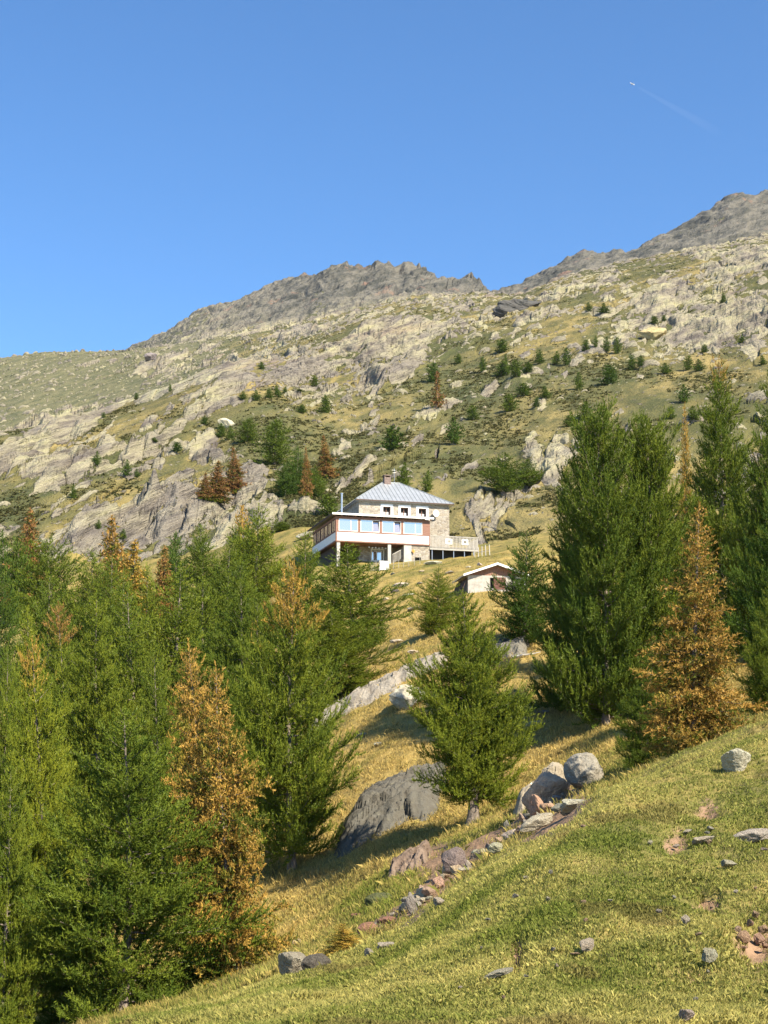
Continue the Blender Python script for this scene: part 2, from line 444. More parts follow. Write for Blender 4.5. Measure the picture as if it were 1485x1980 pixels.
def rock_colour(t, P, scl=1.0):
    """pale lichened gneiss with grey-violet, ochre and dark streaks"""
    lo = t.noise(P, .06 * scl, 4, .6); mid = t.noise(P, .30 * scl, 5, .65); hi = t.noise(P, .9 * scl, 5, .65)
    c = t.ramp(mid, [(.32, (.15, .13, .115)), (.43, (.265, .235, .18)), (.54, (.37, .335, .225)), (.68, (.43, .405, .225))])
    c = t.mix(t.ramp(lo, [(.50, 0.0), (.66, .9)]), c, t.mix(t.ramp(hi, [(.35, 0.0), (.6, 1.0)]), (.15, .135, .125), (.28, .25, .205)))
    c = t.mix(t.ramp(t.noise(P, .07 * scl, 2), [(.62, 0.0), (.72, .4)]), c, (.30, .205, .145))
    return t.mix(t.ramp(hi, [(.33, .65), (.5, 0.0)]), c, (.085, .075, .07))


def mat_mountain():
    t = NT('mountain_ground')
    P = t.coord('Position')
    pu = t.n('ShaderNodeVectorMath', {0: P, 1: (DC * .26, -.27 * DS * .26, DS * .26)}, operation='DOT_PRODUCT').outputs['Value']
    pv_ = t.n('ShaderNodeVectorMath', {0: P, 1: (-DS, -.27 * DC, DC)}, operation='DOT_PRODUCT').outputs['Value']
    pw_ = t.n('ShaderNodeVectorMath', {0: P, 1: (0, .12, 0)}, operation='DOT_PRODUCT').outputs['Value']
    PS = t.n('ShaderNodeCombineXYZ', {0: pu, 1: pv_, 2: pw_}).outputs[0]
    rk, lush, cg = t.attr('rock').outputs['Fac'], t.attr('lush').outputs['Fac'], t.attr('crag').outputs['Fac']
    g1, g2, g3 = t.noise(PS, .10, 4, .6), t.noise(PS, .5, 4, .65), t.noise(P, 1.7, 3, .6)
    grass = t.ramp(g1, [(.32, (.075, .080, .028)), (.43, (.125, .118, .042)), (.53, (.200, .165, .062)), (.66, (.34, .26, .10))])
    grass = t.mix(t.ramp(g2, [(.40, .75), (.56, 0.0)]), grass, (.062, .070, .028))
    grass = t.mix(t.ramp(g3, [(.60, 0.0), (.75, .6)]), grass, (.36, .29, .12))
    grass = t.mix(lush, grass, t.mix(t.ramp(g2, [(.35, 0.0), (.62, 1.0)]), (.052, .066, .026), (.11, .112, .044)))
    rc = rock_colour(t, PS, 1.0)
    cragc = t.mix(t.ramp(t.noise(PS, .16, 6, .7), [(.40, 0.0), (.58, 1.0)]), (.078, .080, .070), (.175, .165, .138))
    cragc = t.mix(t.ramp(t.noise(P, .05, 3), [(.62, 0.0), (.72, .7)]), cragc, (.27, .16, .115))
    rc = t.mix(cg, rc, cragc)
    edge = t.math('ADD', rk, t.math('MULTIPLY', t.math('SUBTRACT', t.noise(PS, .8, 5, .7), .5), 1.3))
    f = t.ramp(edge, [(.47, 0.0), (.57, 1.0)])
    st = t.ramp(t.noise(t.n('ShaderNodeMapping', {'Vector': PS, 'Scale': (2.2, 1.5, 3)}).outputs[0], 1.0, 3, .6), [(.63, 0.0), (.66, 1.0)])
    f = t.math('MAXIMUM', f, t.math('MULTIPLY', st, t.math('SUBTRACT', 1.0, t.math('MULTIPLY', lush, .8)), clamp=True))
    grass = t.mix(t.ramp(t.noise(P, 3.2, 3, .7), [(.36, .55), (.5, 0.0)]), grass, (.055, .060, .026))
    cragg = t.mix(t.ramp(g2, [(.4, 0.0), (.6, 1.0)]), (.10, .105, .055), (.17, .16, .085))
    col = t.mix(f, t.mix(t.attr('dull').outputs['Fac'], grass, cragg), rc)
    strat = t.noise(t.n('ShaderNodeMapping', {'Vector': PS, 'Scale': (.6, 1.5, 1.0)}).outputs[0], .55, 6, .7)
    hgt = t.math('ADD', t.math('MULTIPLY', strat, t.math('ADD', t.math('MULTIPLY', f, 1.6), .25)), t.math('MULTIPLY', g3, .35))
    return t.pbr(col, .95, normal=t.bump(hgt, 2.2, .9), spec=.15)


def mat_meadow():
    t = NT('meadow_ground')
    P = t.coord('Position')
    n1, n2 = t.noise(P, .9, 4, .6), t.noise(P, 5.0, 4, .65)
    dry, soil_, rk = t.attr('dry').outputs['Fac'], t.attr('soil').outputs['Fac'], t.attr('rock').outputs['Fac']
    c = t.mix(t.math('ADD', dry, t.math('MULTIPLY', t.math('SUBTRACT', n2, .5), .8), clamp=True), (.075, .095, .024), (.34, .25, .085))
    c = t.mix(t.ramp(n1, [(.34, .6), (.5, 0.0)]), c, (.085, .075, .035))
    c = t.mix(t.ramp(t.math('ADD', soil_, t.math('MULTIPLY', t.math('SUBTRACT', n2, .5), .9)), [(.4, 0.0), (.6, 1.0)]), c, t.mix(n2, (.13, .08, .05), (.36, .24, .15)))
    return t.pbr(c, .95, normal=t.bump(n2, .12, .9), spec=.1)


M_MOUNT, M_MEADOW = mat_mountain(), mat_meadow()


def strip(name, r0, r1, mat):
    """mesh rows r0..r1 of the land as one sheet"""
    rows, cols = r1 - r0 + 1, len(GPX)
    v = np.stack([HX[r0:r1 + 1], GY[r0:r1 + 1], HZ[r0:r1 + 1]], -1).reshape(-1, 3)
    i = (np.arange(rows - 1)[:, None] * cols + np.arange(cols - 1)[None]).ravel()
    f = np.stack([i, i + 1, i + cols + 1, i + cols], 1)
    return tag(np_mesh(name, v, f, mat, smooth=(mat is M_MEADOW)), kind='structure')


dryf = np.clip(.56 + .75 * fbm((GX * .8 + GY * .6) / 5.0, (GY * .8 - GX * .6) / 1.6, 701, 4) + .30 * noise2(GX / 7, GY / 7, 711), 0, 1)
dryf = np.clip(dryf + .42 * sstep(3.7, 4.4, SS) * (1 - sstep(6.4, 7, SS)), 0, 1)
dryf = np.clip(dryf - blobs([(690, 1740, 90, 60, 0, .45), (1190, 1640, 60, 50, 0, .25), (1170, 1870, 120, 60, 0, .25), (1000, 1760, 120, 40, 0, .1)]), 0, 1)
for name, k0, k1, mat in (('meadow', 0, 3, M_MEADOW), ('hillside', 3, 8, M_MEADOW), ('mountain', 8, 16, M_MOUNT)):
    r0, r1 = ROW0[k0], ROW0[k1]
    o = strip(name, r0, r1, mat)
    sl = slice(r0, r1 + 1)
    if mat is M_MOUNT:
        lushf = lush = np.clip(blobs([(870, 770, 110, 50, 0, .8), (1000, 720, 110, 40, 0, .8), (630, 900, 110, 70, 20, .9), (640, 1000, 130, 50, 0, .8), (490, 830, 90, 40, 0, .7), (1300, 660, 120, 20, -8, .5), (1180, 725, 110, 25, 0, .6), (20, 1010, 70, 60, 0, 1), (15, 880, 50, 40, 0, .8), (230, 910, 110, 25, 20, .4), (950, 900, 150, 50, 0, .5), (620, 640, 80, 25, 0, .6), (800, 620, 60, 14, 0, .5), (300, 1040, 120, 20, 0, .5)]) + .35 * fbm(U_ / 50, W_ / 14, 801, 3), 0, 1)
        dull = np.maximum(crag, sstep(10.9, 11.2, SS) * (1 - sstep(380, 520, GPXX)))  # also greys the far left knoll, haze put into its grass colour
        attr(o, 'rock', np.clip(rock[sl], 0, 1)); attr(o, 'lush', lush[sl]); attr(o, 'crag', crag[sl]); attr(o, 'dull', dull[sl])
    else:
        attr(o, 'dry', dryf[sl]); attr(o, 'soil', soil[sl]); attr(o, 'rock', rock[sl])

# ------------------------------------------------------------------ materials of the objects
def mat_plain(name, col, rough=.7, metal=0.0, var=.18, scale=3.0, spec=.3, bump=0.0):
    t = NT(name)
    P = t.coord('Object')
    n = t.noise(P, scale, 5, .6)
    dark = tuple(c * (1 - var * 1.6) for c in col); lite = tuple(min(1, c * (1 + var)) for c in col)
    c = t.ramp(n, [(.3, dark), (.55, col), (.75, lite)])
    return t.pbr(c, rough, metal, t.bump(n, bump) if bump else None, spec)


def mat_wood(name, a, b, axis_scale=(1, 1, 9)):
    t = NT(name)
    P = t.n('ShaderNodeMapping', {'Vector': t.n('ShaderNodeTexCoord').outputs['Object'], 'Scale': axis_scale}).outputs[0]
    n = t.noise(P, 1.6, 6, .65, .6)
    return t.pbr(t.ramp(n, [(.3, a), (.65, b)]), .75, normal=t.bump(n, .02))


def mat_stone_wall():
    t = NT('rubble_stone')
    P = t.n('ShaderNodeMapping', {'Vector': t.n('ShaderNodeTexCoord').outputs['Object'], 'Scale': (1, 1, 1.7)}).outputs[0]
    v = t.n('ShaderNodeTexVoronoi', {'Vector': P, 'Scale': 2.3, 'Randomness': .85})
    e = t.n('ShaderNodeTexVoronoi', {'Vector': P, 'Scale': 2.3, 'Randomness': .85}, feature='DISTANCE_TO_EDGE')
    sep = t.n('ShaderNodeSeparateColor', {0: v.outputs['Color']})
    c = t.ramp(sep.outputs[0], [(.0, (.20, .18, .15)), (.35, (.34, .29, .22)), (.7, (.42, .38, .31)), (1, (.36, .335, .30))])
    c = t.mix(t.ramp(t.noise(P, 6, 4), [(.4, .5), (.6, 0.0)]), c, (.20, .17, .14))
    m = t.ramp(e.outputs['Distance'], [(.02, 0.0), (.07, 1.0)])
    c = t.mix(m, (.40, .36, .29), c)
    return t.pbr(c, .9, normal=t.bump(m, .04))


def mat_rock(name='boulder_stone'):
    t = NT(name)
    P = t.coord('Object')
    oc = t.n('ShaderNodeObjectInfo')
    hi, mid = t.noise(P, 9, 6, .7), t.noise(P, 2.2, 4, .6)
    tint = oc.outputs['Color']
    c = t.mix(t.ramp(mid, [(.35, 0.0), (.62, 1.0)]), t.mix(1.0, tint, (.80, .76, .72), 'MULTIPLY'), tint)
    c = t.mix(t.ramp(hi, [(.34, .45), (.46, 0.0)]), c, (.09, .082, .07))
    c = t.mix(t.ramp(t.noise(P, 4.5, 5, .7), [(.58, 0.0), (.66, .6)]), c, t.mix(1.0, tint, (1.35, 1.32, 1.12), 'MULTIPLY'))
    return t.pbr(c, .93, normal=t.bump(t.math('ADD', hi, t.math('MULTIPLY', mid, 1.5)), .06, .9), spec=.15)


def mat_needles():
    """needles: object colour R = height above which the crown has gone rusty, G = yellow-green share, B = golden (0) to brown (1)"""
    t = NT('conifer_needles')
    oc = t.n('ShaderNodeSeparateColor', {0: t.n('ShaderNodeObjectInfo').outputs['Color']})
    ht, tn = t.attr('ht').outputs['Fac'], t.attr('tint').outputs['Fac']
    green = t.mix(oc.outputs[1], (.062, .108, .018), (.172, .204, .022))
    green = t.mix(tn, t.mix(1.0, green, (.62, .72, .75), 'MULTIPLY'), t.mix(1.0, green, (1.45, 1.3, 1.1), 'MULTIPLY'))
    rust = t.mix(oc.outputs[2], t.mix(tn, (.19, .115, .024), (.60, .40, .075)), t.mix(tn, (.13, .062, .028), (.33, .165, .07)))
    f = t.ramp(t.math('ADD', t.math('SUBTRACT', ht, oc.outputs[0]), t.math('MULTIPLY', t.math('SUBTRACT', tn, .5), .14)), [(.0, 0.0), (.06, 1.0)])
    pat = t.ramp(t.noise(t.coord('Object'), .75, 3), [(.54, 0.0), (.64, .6)])
    pat = t.math('MAXIMUM', pat, t.ramp(tn, [(.22, .8), (.32, 0.0)]))
    c = t.mix(t.math('MULTIPLY', f, t.math('SUBTRACT', 1.0, pat)), green, rust)
    d = t.n('ShaderNodeBsdfDiffuse', {'Color': c, 'Roughness': .6})
    tr = t.n('ShaderNodeBsdfTranslucent', {'Color': t.mix(1.0, c, (1.15, 1.2, .8), 'MULTIPLY')})
    gl = t.n('ShaderNodeBsdfGlossy', {'Color': (.8, .85, .8), 'Roughness': .45})
    a = t.n('ShaderNodeMixShader', {0: .15, 1: d.outputs[0], 2: tr.outputs[0]})
    b = t.n('ShaderNodeMixShader', {0: .008, 1: a.outputs[0], 2: gl.outputs[0]})
    t.t.links.new(b.outputs[0], t.out.inputs[0])
    return t.m


def mat_grass():
    t = NT('grass_blades')
    c = t.attr('gcol').outputs['Color']
    d = t.n('ShaderNodeBsdfDiffuse', {'Color': c}); tr = t.n('ShaderNodeBsdfTranslucent', {'Color': c})
    a = t.n('ShaderNodeMixShader', {0: .35, 1: d.outputs[0], 2: tr.outputs[0]})
    t.t.links.new(a.outputs[0], t.out.inputs[0])
    return t.m


M_NEEDLE, M_ROCK, M_GRASS, M_STONE = mat_needles(), mat_rock(), mat_grass(), mat_stone_wall()
M_BARK = mat_plain('larch_bark', (.20, .165, .135), .95, var=.35, scale=6, bump=.05)

# ------------------------------------------------------------------ mountain hut
M_ROOF = mat_plain('standing_seam_metal', (.47, .49, .50), .42, .55, .10, 1.2)
M_SEAM = mat_plain('roof_seam_metal', (.33, .36, .37), .45, .5, .10, 2)
M_WHITE = mat_plain('white_paint', (.80, .79, .76), .6, var=.04, scale=2)
M_PINE = mat_wood('red_brown_wood', (.15, .075, .055), (.30, .165, .12))
M_DARKW = mat_wood('dark_brown_wood', (.045, .028, .02), (.10, .065, .045))
M_GREYW = mat_wood('weathered_grey_wood', (.27, .25, .215), (.43, .405, .36))
M_PLAST = mat_plain('pale_render', (.46, .43, .385), .9, var=.14, scale=1.6)
M_SILVER = mat_plain('dull_steel', (.55, .56, .57), .35, .8, .08)
M_BRICK = mat_plain('chimney_brick', (.20, .15, .13), .9, var=.25, scale=7, bump=.02)
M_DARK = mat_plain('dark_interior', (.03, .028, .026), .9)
M_CURT = mat_plain('curtain_cloth', (.68, .64, .62), .9)
M_RED = mat_plain('red_paint', (.30, .07, .05), .7)


def mat_glass():
    t = NT('window_glass')
    p = t.n('ShaderNodeBsdfPrincipled', {'Base Color': (.76, .64, .56), 'Roughness': .08, 'Metallic': .85})
    t.t.links.new(p.outputs[0], t.out.inputs[0])
    return t.m


M_GLASS = mat_glass()


def wall_with_holes(mb, x0, x1, z0, z1, holes, y, th):
    """wall slab in the xz plane at y..y+th with rectangular openings (x0,x1,z0,z1), cut into boxes"""
    xs = sorted({x0, x1, *[h[0] for h in holes], *[h[1] for h in holes]})
    for a, b in zip(xs, xs[1:]):
        cuts = sorted([(h[2], h[3]) for h in holes if h[0] <= a + 1e-6 and h[1] >= b - 1e-6])
        z = z0
        for lo, hi in cuts:
            if lo > z: mb.box(a, b, y, y + th, z, lo)
            z = hi
        if z < z1: mb.box(a, b, y, y + th, z, z1)


HY = 184.0
HB = 28.7
hx = float(world(649.7, HY, HB)[0])
hut = tag(empty('mountain_refuge', (hx, HY, HB), R(16)), 'large stone mountain refuge with grey metal hip roof and white glazed veranda', 'building')
DF, WL, WV, WU, DU = 3.0, 3.66, 11.9, 11.8, 9.0      # veranda depth, wrap width, veranda width, upper width, upper depth
X0, X1 = WL, WL + WU
# stone body: front wall with three windows, side and back walls
wins = [(X0 + c - .50, X0 + c + .50, 6.15, 7.2) for c in (3.6, 5.9, 8.25)]
mb = MB()
lower_win = (5.35, 6.75, .35, 1.65)
wall_with_holes(mb, X0, X1, -2.0, 7.75, wins + [lower_win], DF, .5)
mb.box(X0, X0 + .5, DF + .5, DF + DU, -2, 7.75).box(X1 - .5, X1, DF + .5, DF + DU, -2, 7.75).box(X0 + .5, X1 - .5, DF + DU - .5, DF + DU, -2, 7.75)
mb.build('wall', M_STONE, hut)
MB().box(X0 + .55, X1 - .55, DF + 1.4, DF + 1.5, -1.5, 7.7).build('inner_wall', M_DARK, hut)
# hip roof with standing seams
ov, ze, zr = .5, 7.75, 11.2
ax0, ax1, ay0, ay1 = X0 - ov, X1 + ov, DF - ov, DF + DU + ov
rx0, rx1, ry = X0 + DU / 2 - .15, X1 - DU / 2 - .6, DF + DU / 2
P8 = [(ax0, ay0, ze), (ax1, ay0, ze), (ax1, ay1, ze), (ax0, ay1, ze), (ax0, ay0, ze + .14), (ax1, ay0, ze + .14), (ax1, ay1, ze + .14), (ax0, ay1, ze + .14), (rx0, ry, zr), (rx1, ry, zr)]
roof = MB().poly(P8, [(3, 2, 1, 0), (4, 5, 9, 8), (5, 6, 9), (6, 7, 8, 9), (7, 4, 8)]).build('roof', M_ROOF, hut)
MB().poly(P8, [(0, 1, 5, 4), (1, 2, 6, 5), (2, 3, 7, 6), (3, 0, 4, 7)]).build('eave', M_DARKW, roof)
sm = MB()
def seam(p, q): sm.tube(p, q, .032, .032, 4)
n = 24
for i in range(1, n):
    x = ax0 + (ax1 - ax0) * i / n
    if x < rx0: t_ = (x - ax0) / (rx0 - ax0)
    elif x > rx1: t_ = (ax1 - x) / (ax1 - rx1)
    else: t_ = 1
    for y0, y1 in ((ay0, ry), (ay1, ry)):
        seam((x, y0, ze + .16), (x, y0 + (y1 - y0) * t_, ze + .16 + (zr - ze - .14) * t_))
for i in range(1, 18):
    y = ay0 + (ay1 - ay0) * i / 18
    t_ = min((y - ay0) / (ry - ay0), (ay1 - y) / (ay1 - ry))
    seam((ax0, y, ze + .16), (ax0 + (rx0 - ax0) * t_, y, ze + .16 + (zr - ze - .14) * t_))
    seam((ax1, y, ze + .16), (ax1 + (rx1 - ax1) * t_, y, ze + .16 + (zr - ze - .14) * t_))
for a, b in ((4, 8), (7, 8), (5, 9), (6, 9), (8, 9)):
    p, q = Vector(P8[a]), Vector(P8[b]); sm.tube(p + Vector((0, 0, .03)), q + Vector((0, 0, .03)), .07, .07, 6)
sm.build('seams', M_SEAM, roof)
cx = rx0 + .55
ch = MB().box(cx - .42, cx + .42, ry - .42, ry + .42, 10.3, 11.85).build('chimney', M_BRICK, roof)
tag(ch, 'square brick chimney with a slab cap at the ridge')
cc = MB().box(cx - .5, cx + .5, ry - .5, ry + .5, 12.05, 12.15)
for sx in (-1, 1):
    for sy in (-1, 1): cc.box(cx + sx * .36 - .06, cx + sx * .36 + .06, ry + sy * .36 - .06, ry + sy * .36 + .06, 11.85, 12.05)
cc.build('chimney_cap', M_BRICK, ch)
MB().tube((cx + 1.0, ry, 11.1), (cx + 1.0, ry, 13.2), .02).tube((cx + .7, ry, 12.9), (cx + 1.3, ry, 12.9), .014).tube((cx + .8, ry, 12.6), (cx + 1.2, ry, 12.6), .014).build('antenna', M_SILVER, hut)
for (a, b, c, d) in wins + [lower_win]:
    f = MB()
    up = d > 3
    m_ = .30 if up else .14
    wall_with_holes(f, a - m_, b + m_, c - m_, d + m_, [(a, b, c, d)], DF - .035, .10)
    wd = f.build('window', M_WHITE, hut)
    s_ = MB(); wall_with_holes(s_, a + .01, b - .01, c + .01, d - .01, [(a + .09, b - .09, c + .1, d - .09)], DF + .30, .07)
    s_.box((a + b) / 2 - .03, (a + b) / 2 + .03, DF + .29, DF + .36, c + .1, d - .09)
    s_.build('frame', M_PINE if up else M_WHITE, wd)
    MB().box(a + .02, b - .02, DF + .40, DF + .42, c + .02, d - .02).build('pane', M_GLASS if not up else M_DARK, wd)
    if up:
        MB().box(a + .09, b - .09, DF + .375, DF + .395, c + .1, c + .42).build('curtain', M_CURT, wd)
        MB().box(a - m_ - .05, b + m_ + .05, DF - .12, DF - .036, c - m_ - .08, c - m_).build('sill', M_WHITE, wd)

# veranda storey: floor slab, white parapet, glazing, shed roof, wrapping round the left side
SD = DF + DU + .3
zf, zp, zs, zt, zro = 2.0, 3.18, 3.34, 4.82, 5.10
ver = empty('veranda', (0, 0, 0), 0, hut)
MB().box(0, WV, .02, DF - .03, zf + .02, zf + .2).box(0, WL - .03, DF - .03, SD, zf + .02, zf + .2).build('floor_slab', M_PINE, ver)
MB().box(.12, WV - .10, -.05, .02, zf + .14, zp - .03).build('parapet', M_WHITE, ver)
pp = MB().box(-.05, .02, .12, SD, zf + .14, zp - .03).build('side_parapet', M_WHITE, ver)
mb = MB().box(-.06, WV + .02, -.06, .06, zf - .02, zf + .14).box(-.06, WV + .02, -.08, .06, zp, zs - .02).box(-.06, .06, .06, SD, zf - .02, zf + .14).box(-.08, .06, .06, SD, zp, zs - .02)
mb.box(-.06, .12, -.07, .10, zf + .14, zp).box(WV - .10, WV + .02, -.07, .10, zf + .14, zp)
mb.box(-.06, WV + .02, -.06, .06, zt, zro).box(-.06, .06, .06, SD, zt, zro)
pan = 4; gap = .30; x = .30; pw = (WV - .95 - x - gap * (pan - 1)) / pan
px0s = [x + i * (pw + gap) for i in range(pan)]
edges = [-.06] + [v for a in px0s for v in (a, a + pw)] + [WV + .02]
for a, b in zip(edges[::2], edges[1::2]): mb.box(a, b, -.06, .06, zs - .02, zt)
mb.build('timber_frame', M_PINE, ver)
for i, a in enumerate(px0s):
    f = MB(); b = a + pw; sp = a + pw * .63
    wall_with_holes(f, a, b, zs - .02, zt, [(a + .07, sp - .04, zs + .06, zt - .07), (sp + .04, b - .07, zs + .06, zt - .07)], -.03, .06)
    wd = f.build('window', M_WHITE, ver)
    MB().box(a + .06, sp - .03, .0, .012, zs + .05, zt - .06).build('pane', M_GLASS, wd)
    if i in (1, 2):                                   # tilted-open casements
        q = MB().poly([(sp + .05, -.02, zs + .07), (b - .08, -.02, zs + .07), (b - .08, .26, zt - .10), (sp + .05, .26, zt - .10),
                       (sp + .05, .02, zs + .07), (b - .08, .02, zs + .07), (b - .08, .30, zt - .10), (sp + .05, .30, zt - .10)],
                      [(0, 1, 2, 3), (7, 6, 5, 4), (0, 4, 5, 1), (1, 5, 6, 2), (2, 6, 7, 3), (3, 7, 4, 0)])
        tag(q.build('casement', M_GLASS, wd), 'tilted open casement')
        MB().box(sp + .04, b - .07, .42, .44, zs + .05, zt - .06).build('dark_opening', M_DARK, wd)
    else:
        MB().box(sp + .03, b - .06, .0, .012, zs + .05, zt - .06).build('pane', M_GLASS, wd)
for i in range(6):                                    # side windows between posts
    y0 = .5 + i * 1.95
    MB().box(-.07, .07, y0 - .32, y0 - .05, zs - .02, zt).build('post', M_PINE, ver)
    f = MB().box(-.03, .03, y0, y0 + 1.55, zs - .02, zs + .05).box(-.03, .03, y0, y0 + 1.55, zt - .07, zt).box(-.03, .03, y0, y0 + .07, zs + .05, zt - .07).box(-.03, .03, y0 + 1.48, y0 + 1.55, zs + .05, zt - .07).box(-.03, .03, y0 + .74, y0 + .81, zs + .05, zt - .07)
    wd = f.build('window', M_DARKW, ver)
    MB().box(0, .012, y0 + .06, y0 + 1.5, zs + .04, zt - .06).build('pane', M_GLASS, wd)
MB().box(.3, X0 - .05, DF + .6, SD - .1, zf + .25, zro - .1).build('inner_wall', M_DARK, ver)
# shed roof: top sheet, white fascia, rafter tails
r = MB()
yo, xo = -.55, -.6
zi = zro + .95
zf0 = zro + .16
r.poly([(xo, yo, zf0), (WV + .35, yo, zf0), (WV + .35, DF - .02, zi), (X0 - .02, DF - .02, zi), (X0 - .02, SD + .4, zi), (xo, SD + .4, zf0),
        (xo, yo, zf0 + .10), (WV + .35, yo, zf0 + .10), (WV + .35, DF - .02, zi + .1), (X0 - .02, DF - .02, zi + .1), (X0 - .02, SD + .4, zi + .1), (xo, SD + .4, zf0 + .10)],
       [(6, 7, 8, 9), (6, 9, 10, 11), (0, 3, 2, 1), (0, 5, 4, 3), (1, 2, 8, 7), (4, 5, 11, 10)])
vr = r.build('veranda_roof', M_SEAM, ver)
MB().box(xo - .03, WV + .38, yo - .04, yo, zf0 - .05, zf0 + .18).build('fascia', M_WHITE, vr)
MB().box(xo - .04, xo, yo, SD + .4, zf0 - .05, zf0 + .15).build('side_fascia', M_DARKW, vr)
for i in range(15):
    xx = -.3 + i * (WV + .4) / 14
    MB().box(xx - .05, xx + .05, yo + .03, .0, zf0 - .14, zf0 - .01).build('rafter', M_PINE, vr)
MB().tube((1.1, 1.6, zro + .5), (1.1, 1.6, zro + 3.1), .11).tube((1.1, 1.6, zro + 3.1), (1.1, 1.6, zro + 3.2), .17).build('flue_pipe', M_SILVER, hut)
# ground floor: pillars, flush stone block at the right with vent, recess, side wall
for xa, xb in ((.12, .52), (6.55, 6.95)):
    MB().box(xa, xb, .05, .45, -1.5, zf - .02).build('pillar', M_PLAST, hut)
tag(MB().box(8.6, 9.55, .03, .6, -1.5, zf - .03).build('pillar', M_PLAST, hut), 'broad pale corner pillar')
g = MB(); wall_with_holes(g, 9.55, WV, -2, zf - .03, [(10.0, 10.8, .0, .5)], .10, .45)
g.box(8.7, 9.1, .6, DF, -2, zf - .03).box(WV - .4, WV, .55, DF, -2, zf - .03)
g.build('ground_floor_wall', M_STONE, hut)
MB().box(10.0, 10.8, .40, .5, 0, .5).build('vent', M_DARK, hut)
MB().box(.5, .8, 3.2, SD, -2.5, zf - .03).build('side_wall', M_DARKW, hut)
MB().tube((9.75, -.02, 1.2), (9.75, -.12, 1.2), .16, .20, 10).tube((9.75, -.12, 1.0), (9.75, -.12, 1.45), .09, .05, 8).build('wall_lantern', mat_plain('yellow_enamel', (.55, .33, .08), .5), hut)
st = MB()
for i in range(9): st.box(7.3 + i * .16, 7.36 + i * .16, .5, .56, -.3 + i * .09, .75 + i * .09)
st.poly([(7.25, .5, .72), (8.65, .5, 1.5), (8.65, .5, 1.6), (7.25, .5, .82), (7.25, .58, .72), (8.65, .58, 1.5), (8.65, .58, 1.6), (7.25, .58, .82)],
        [(0, 1, 2, 3), (7, 6, 5, 4), (0, 4, 5, 1), (1, 5, 6, 2), (2, 6, 7, 3), (3, 7, 4, 0)])
st.build('stair_railing', M_GREYW, hut)
for i in range(6): MB().tube((4.4 + i * .42, .9, 1.68 - .05 * (i % 2)), (4.4 + i * .42, .9, 1.52 - .05 * (i % 2)), .07, .09, 6).build('hanging_lamp', M_WHITE, hut)
# satellite dish on the stone wall
d = MB()
pts, fc = [(X0 + 9.9, DF - .42, 6.6)], []
for rr, dy in ((.22, .03), (.40, .11)):
    for k in range(16): pts.append((X0 + 9.9 + rr * math.cos(k * math.pi / 8), DF - .42 - dy, 6.6 + rr * 1.15 * math.sin(k * math.pi / 8)))
for k in range(16):
    fc += [(0, 1 + k, 1 + (k + 1) % 16), (1 + k, 17 + k, 17 + (k + 1) % 16, 1 + (k + 1) % 16)]
d.poly(pts, fc).tube((X0 + 9.9, DF - .4, 6.6), (X0 + 9.9, DF, 6.35), .035).tube((X0 + 9.9, DF - .45, 6.2), (X0 + 9.9, DF - .95, 6.45), .02)
d.build('satellite_dish', M_WHITE, hut)
MB().box(WV - .05 + .15, WV + .35, DF - .3, DF - .02, 4.0, 4.9).build('meter_box', M_PINE, hut)
# terrace on posts to the right
TX, TD = 6.3, 4.2
ter = empty('terrace', (WV + .03, 0, .22), 0, hut)
MB().box(0, TX, .05, TD, 1.55, 1.70).build('deck', M_GREYW, ter)
MB().box(-.02, TX, -.04, .045, 1.30, 1.50).box(-.02, TX, -.06, .05, 2.98, 3.08).build('rail', M_GREYW, ter)
nsl = 34
for i in range(nsl):
    xx = .06 + i * (TX - .2) / (nsl - 1)
    MB().box(xx, xx + .095, -.035, .01, 1.52, 2.97).build('slat', M_GREYW, ter)
for i in range(20):
    yy = .2 + i * .2
    MB().box(TX - .03, TX + .02, yy, yy + .10, 1.52, 2.97).build('slat', M_GREYW, ter)
for xx in (2.0, 4.1):
    f = MB(); wall_with_holes(f, xx, xx + .85, 2.05, 2.72, [(xx + .2, xx + .65, 2.22, 2.55)], -.10, .06)
    f.build('railing_box', M_WHITE, ter)
for xx in (.3, 1.7, 3.1, 4.5, 5.7):
    MB().tube((xx, .12, -1.8), (xx, .12, 1.55), .06).build('post', M_SILVER, ter)
MB().box(0, TX - .5, 1.2, 1.4, -1.8, 1.5).build('shade_backing', M_DARK, ter)  # near-black sheet standing in for the shade below the deck

# ------------------------------------------------------------------ small stone hut
QY = 148.0
qz = ground(950, QY) - .05
qx = float(world(905, QY, qz)[0])
sh = tag(empty('stone_hut', (qx, QY, qz), R(9)), 'low white walled hut with brown plank gable, below the big refuge', 'hut')
W_H, D_H, Z_H = 5.7, 4.6, 1.62
mb = MB(); wall_with_holes(mb, 0, W_H, -1.2, Z_H, [(2.2, 3.55, .36, 1.42)], 0, .4)
mb.box(0, .4, .4, D_H, -1.2, Z_H).box(W_H - .4, W_H, .4, D_H, -1.2, Z_H).box(.4, W_H - .4, D_H - .4, D_H, -1.2, Z_H)
mb.build('wall', mat_plain('limewashed_stone', (.40, .375, .335), .95, var=.22, scale=2.4, bump=.04), sh)
gb = MB()
for i in range(24):
    a = W_H * i / 24; b = W_H * (i + 1) / 24 - .02
    h0, h1 = [.99 * (1 - abs(q - W_H / 2) / (W_H / 2)) for q in (a, b)]
    gb.prism([(a, Z_H + .01), (b, Z_H + .01), (b, Z_H + .03 + h1), (a, Z_H + .03 + h0)], .03, .10)
gb.build('gable', M_PINE, sh)
apx, apz = W_H / 2, Z_H + 1.02
